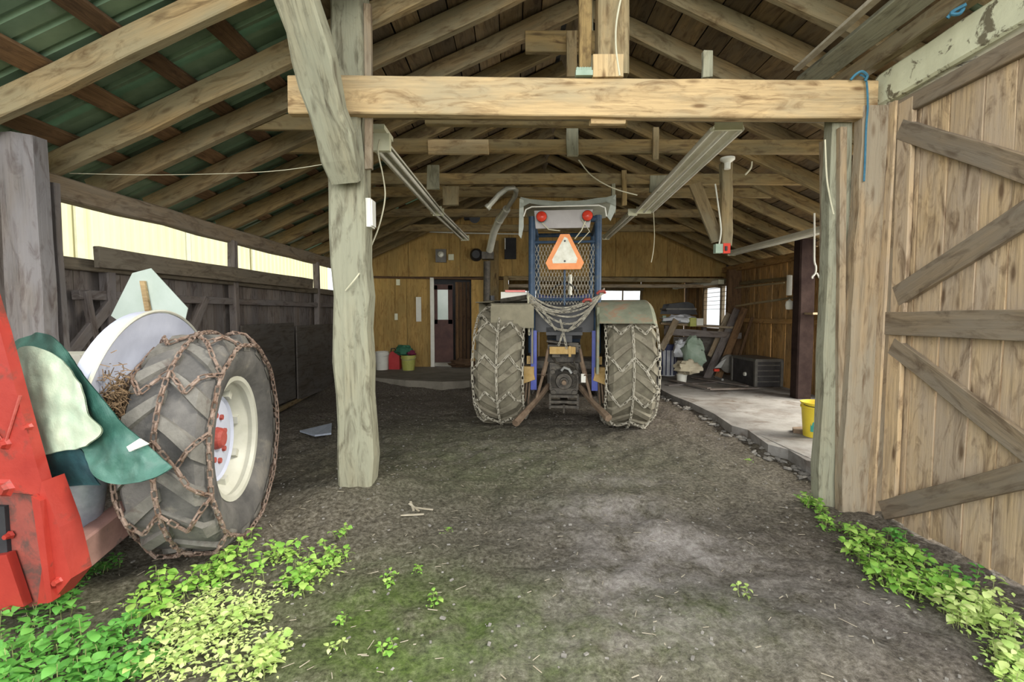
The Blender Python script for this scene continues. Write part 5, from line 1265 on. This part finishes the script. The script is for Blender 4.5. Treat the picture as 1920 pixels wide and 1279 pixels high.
def plant(label, spots, kind, size, height, n, small=0, name='ground_plant', grp=None):
    """spots: pixel blobs (px, py, spread_px); n leaves as parts, small leaves joined as stuff"""
    cs = []
    for (px, py, sp_) in spots: p = atZ(px, py, 0); cs.append((p.x, p.y, sp_ / 900 * p.y))
    x0 = sum(c[0] for c in cs) / len(cs); y0 = sum(c[1] for c in cs) / len(cs)
    e = empty(name, (x0, y0, gz(x0, y0)), label, 'plant', grp)
    st = MB(); tot = 0; sm_ = MB(); tot_s = 0
    while tot < n:
        c = R.choice(cs); x, y = c[0] + R.gauss(0, c[2] * .5), c[1] + R.gauss(0, c[2] * .8)
        if x > 2.66 and y < 3.5: continue
        g = gz(x, y); h = height * R.uniform(.35, 1.1); lean = V((R.gauss(0, .2), R.gauss(0, .2), 1)).normalized() * h
        b = V((x, y, g - .01)); top = V((x, y, g)) + lean; st.tube([b, b + lean * .5 + V((R.gauss(0, .005), 0, 0)), top], .0018, 4, False)
        k = R.randint(3, 6); a = R.uniform(0, 6.3)
        for q in range(k):
            f = 1 - .16 * (q // 2); p = V((x, y, g)) + lean * f; a += 2.0 + R.uniform(-.5, .5); s_ = size * R.uniform(.6, 1.25) * (.75 if q == 0 else 1)
            M = Matrix.Translation(p) @ Matrix.Rotation(a, 4, 'Z') @ Matrix.Rotation(R.uniform(-.45, .35), 4, 'Y') @ Matrix.Rotation(R.uniform(-.4, .4), 4, 'X') @ Matrix.Translation((s_ * .25, 0, 0)) @ Matrix.Scale(s_, 4)
            o = bpy.data.objects.new('leaf', R.choice(LM[kind])); link(o, e, M); tot += 1
    for i in range(small):
        c = R.choice(cs); x, y = c[0] + R.gauss(0, c[2] * .55), c[1] + R.gauss(0, c[2] * .85)
        if x > 2.66: continue
        g = gz(x, y); s_ = size * R.uniform(.4, .8)
        M = Matrix.Translation((x, y, g + R.uniform(.008, height * .6))) @ Matrix.Rotation(R.uniform(0, 6.3), 4, 'Z') @ Matrix.Rotation(R.uniform(-.6, .5), 4, 'Y') @ Matrix.Scale(s_, 4)
        sm_.add([M @ V(p) for p in LPTS], [(0, 1, 3), (0, 3, 2)])
    st.build('stems', MT['stem'], e, kind='stuff')
    if small: sm_.build('small_leaves', MT['leaf_' + kind], e, kind='stuff')


plant('dark green leafy weeds in the near left corner', [(40, 1190, 60), (90, 1240, 60), (20, 1270, 60), (150, 1275, 50), (60, 1290, 60)], 'g', .050, .13, 230, 420)
plant('green weeds between the near left corner and the yellow patch', [(200, 1225, 40), (245, 1270, 50), (190, 1285, 50)], 'g', .044, .10, 170, 380)
plant('pale yellow green seedlings in a dense patch at the near left', [(380, 1150, 50), (430, 1190, 60), (330, 1240, 60), (420, 1260, 70), (470, 1150, 50), (500, 1240, 30), (340, 1190, 50)], 'y', .040, .085, 298, 1700)
plant('broad leaved light green weeds left of the yellow patch', [(265, 1130, 36), (300, 1110, 30), (290, 1160, 34)], 'm', .052, .10, 90, 90)
plant('fresh green weeds in front of the chained wheel', [(430, 1060, 30), (410, 1085, 25), (490, 1075, 40), (370, 1110, 30)], 'm', .048, .11, 150, 200)
plant('fresh green weeds reaching from the patch towards the post', [(540, 1050, 28), (590, 1075, 40), (560, 1100, 34), (620, 1065, 26)], 'm', .044, .09, 160, 260)
plant('small upright sprig right of the wheel weeds', [(640, 1018, 14)], 'm', .032, .08, 18)
plant('bluish green weeds beside the foot of the red loader', [(170, 1075, 26), (200, 1065, 18), (140, 1100, 22), (115, 1125, 20)], 'g', .038, .07, 90, 120)
for px, py, n, lb in ((730, 1090, 14, 'sprout on the mossy patch nearest to the post'), (780, 1072, 10, 'tiny sprout right of the mossy patch'), (808, 1135, 14, 'upright sprout at the right edge of the mossy patch'),
                      (640, 1165, 12, 'sprout just right of the yellow seedlings'), (630, 1225, 10, 'pale sprout below the mossy patch, near the yellow seedlings'), (722, 1235, 16, 'loose sprouts on the near mossy patch'), (838, 1000, 7, 'single tiny sprout in the middle of the floor'),
                      (1402, 862, 9, 'bright sprout near the broken slab edge'), (1400, 1125, 10, 'pale sprout on bare earth right of the dusty mound')):
    plant(lb, [(px, py, 12)], 'y' if 'pale' in lb else 'm', .028, .05, n, 6, 'sprout')
plant('green creeping weeds at the foot of the right jamb', [(1535, 955, 22), (1560, 985, 22), (1515, 940, 14)], 'm', .042, .09, 120, 130)
plant('green weeds along the open door, next after the jamb', [(1610, 1000, 30), (1650, 1030, 34), (1600, 1040, 26), (1640, 1070, 26)], 'm', .048, .11, 190, 260)
plant('broad green weeds along the middle of the open door', [(1700, 1060, 36), (1720, 1110, 34), (1680, 1110, 30), (1760, 1120, 34)], 'm', .052, .12, 200, 260)
plant('bluish green weeds tight against the door boards', [(1730, 1050, 22), (1790, 1090, 26), (1680, 1010, 18)], 'g', .042, .10, 120, 120)
plant('weeds painted sunlit yellow green along the near part of the open door', [(1820, 1140, 34), (1850, 1180, 34), (1890, 1150, 34), (1800, 1175, 26)], 'y', .048, .12, 180, 240)  # yellow leaf colour stands in for sunlight on these weeds
plant('weeds painted sunlit pale yellow in the near right corner', [(1880, 1225, 30), (1910, 1260, 34), (1930, 1200, 34), (1900, 1290, 30)], 'y', .042, .10, 170, 300)  # pale leaf colour imitates sun, the door blocks the real one
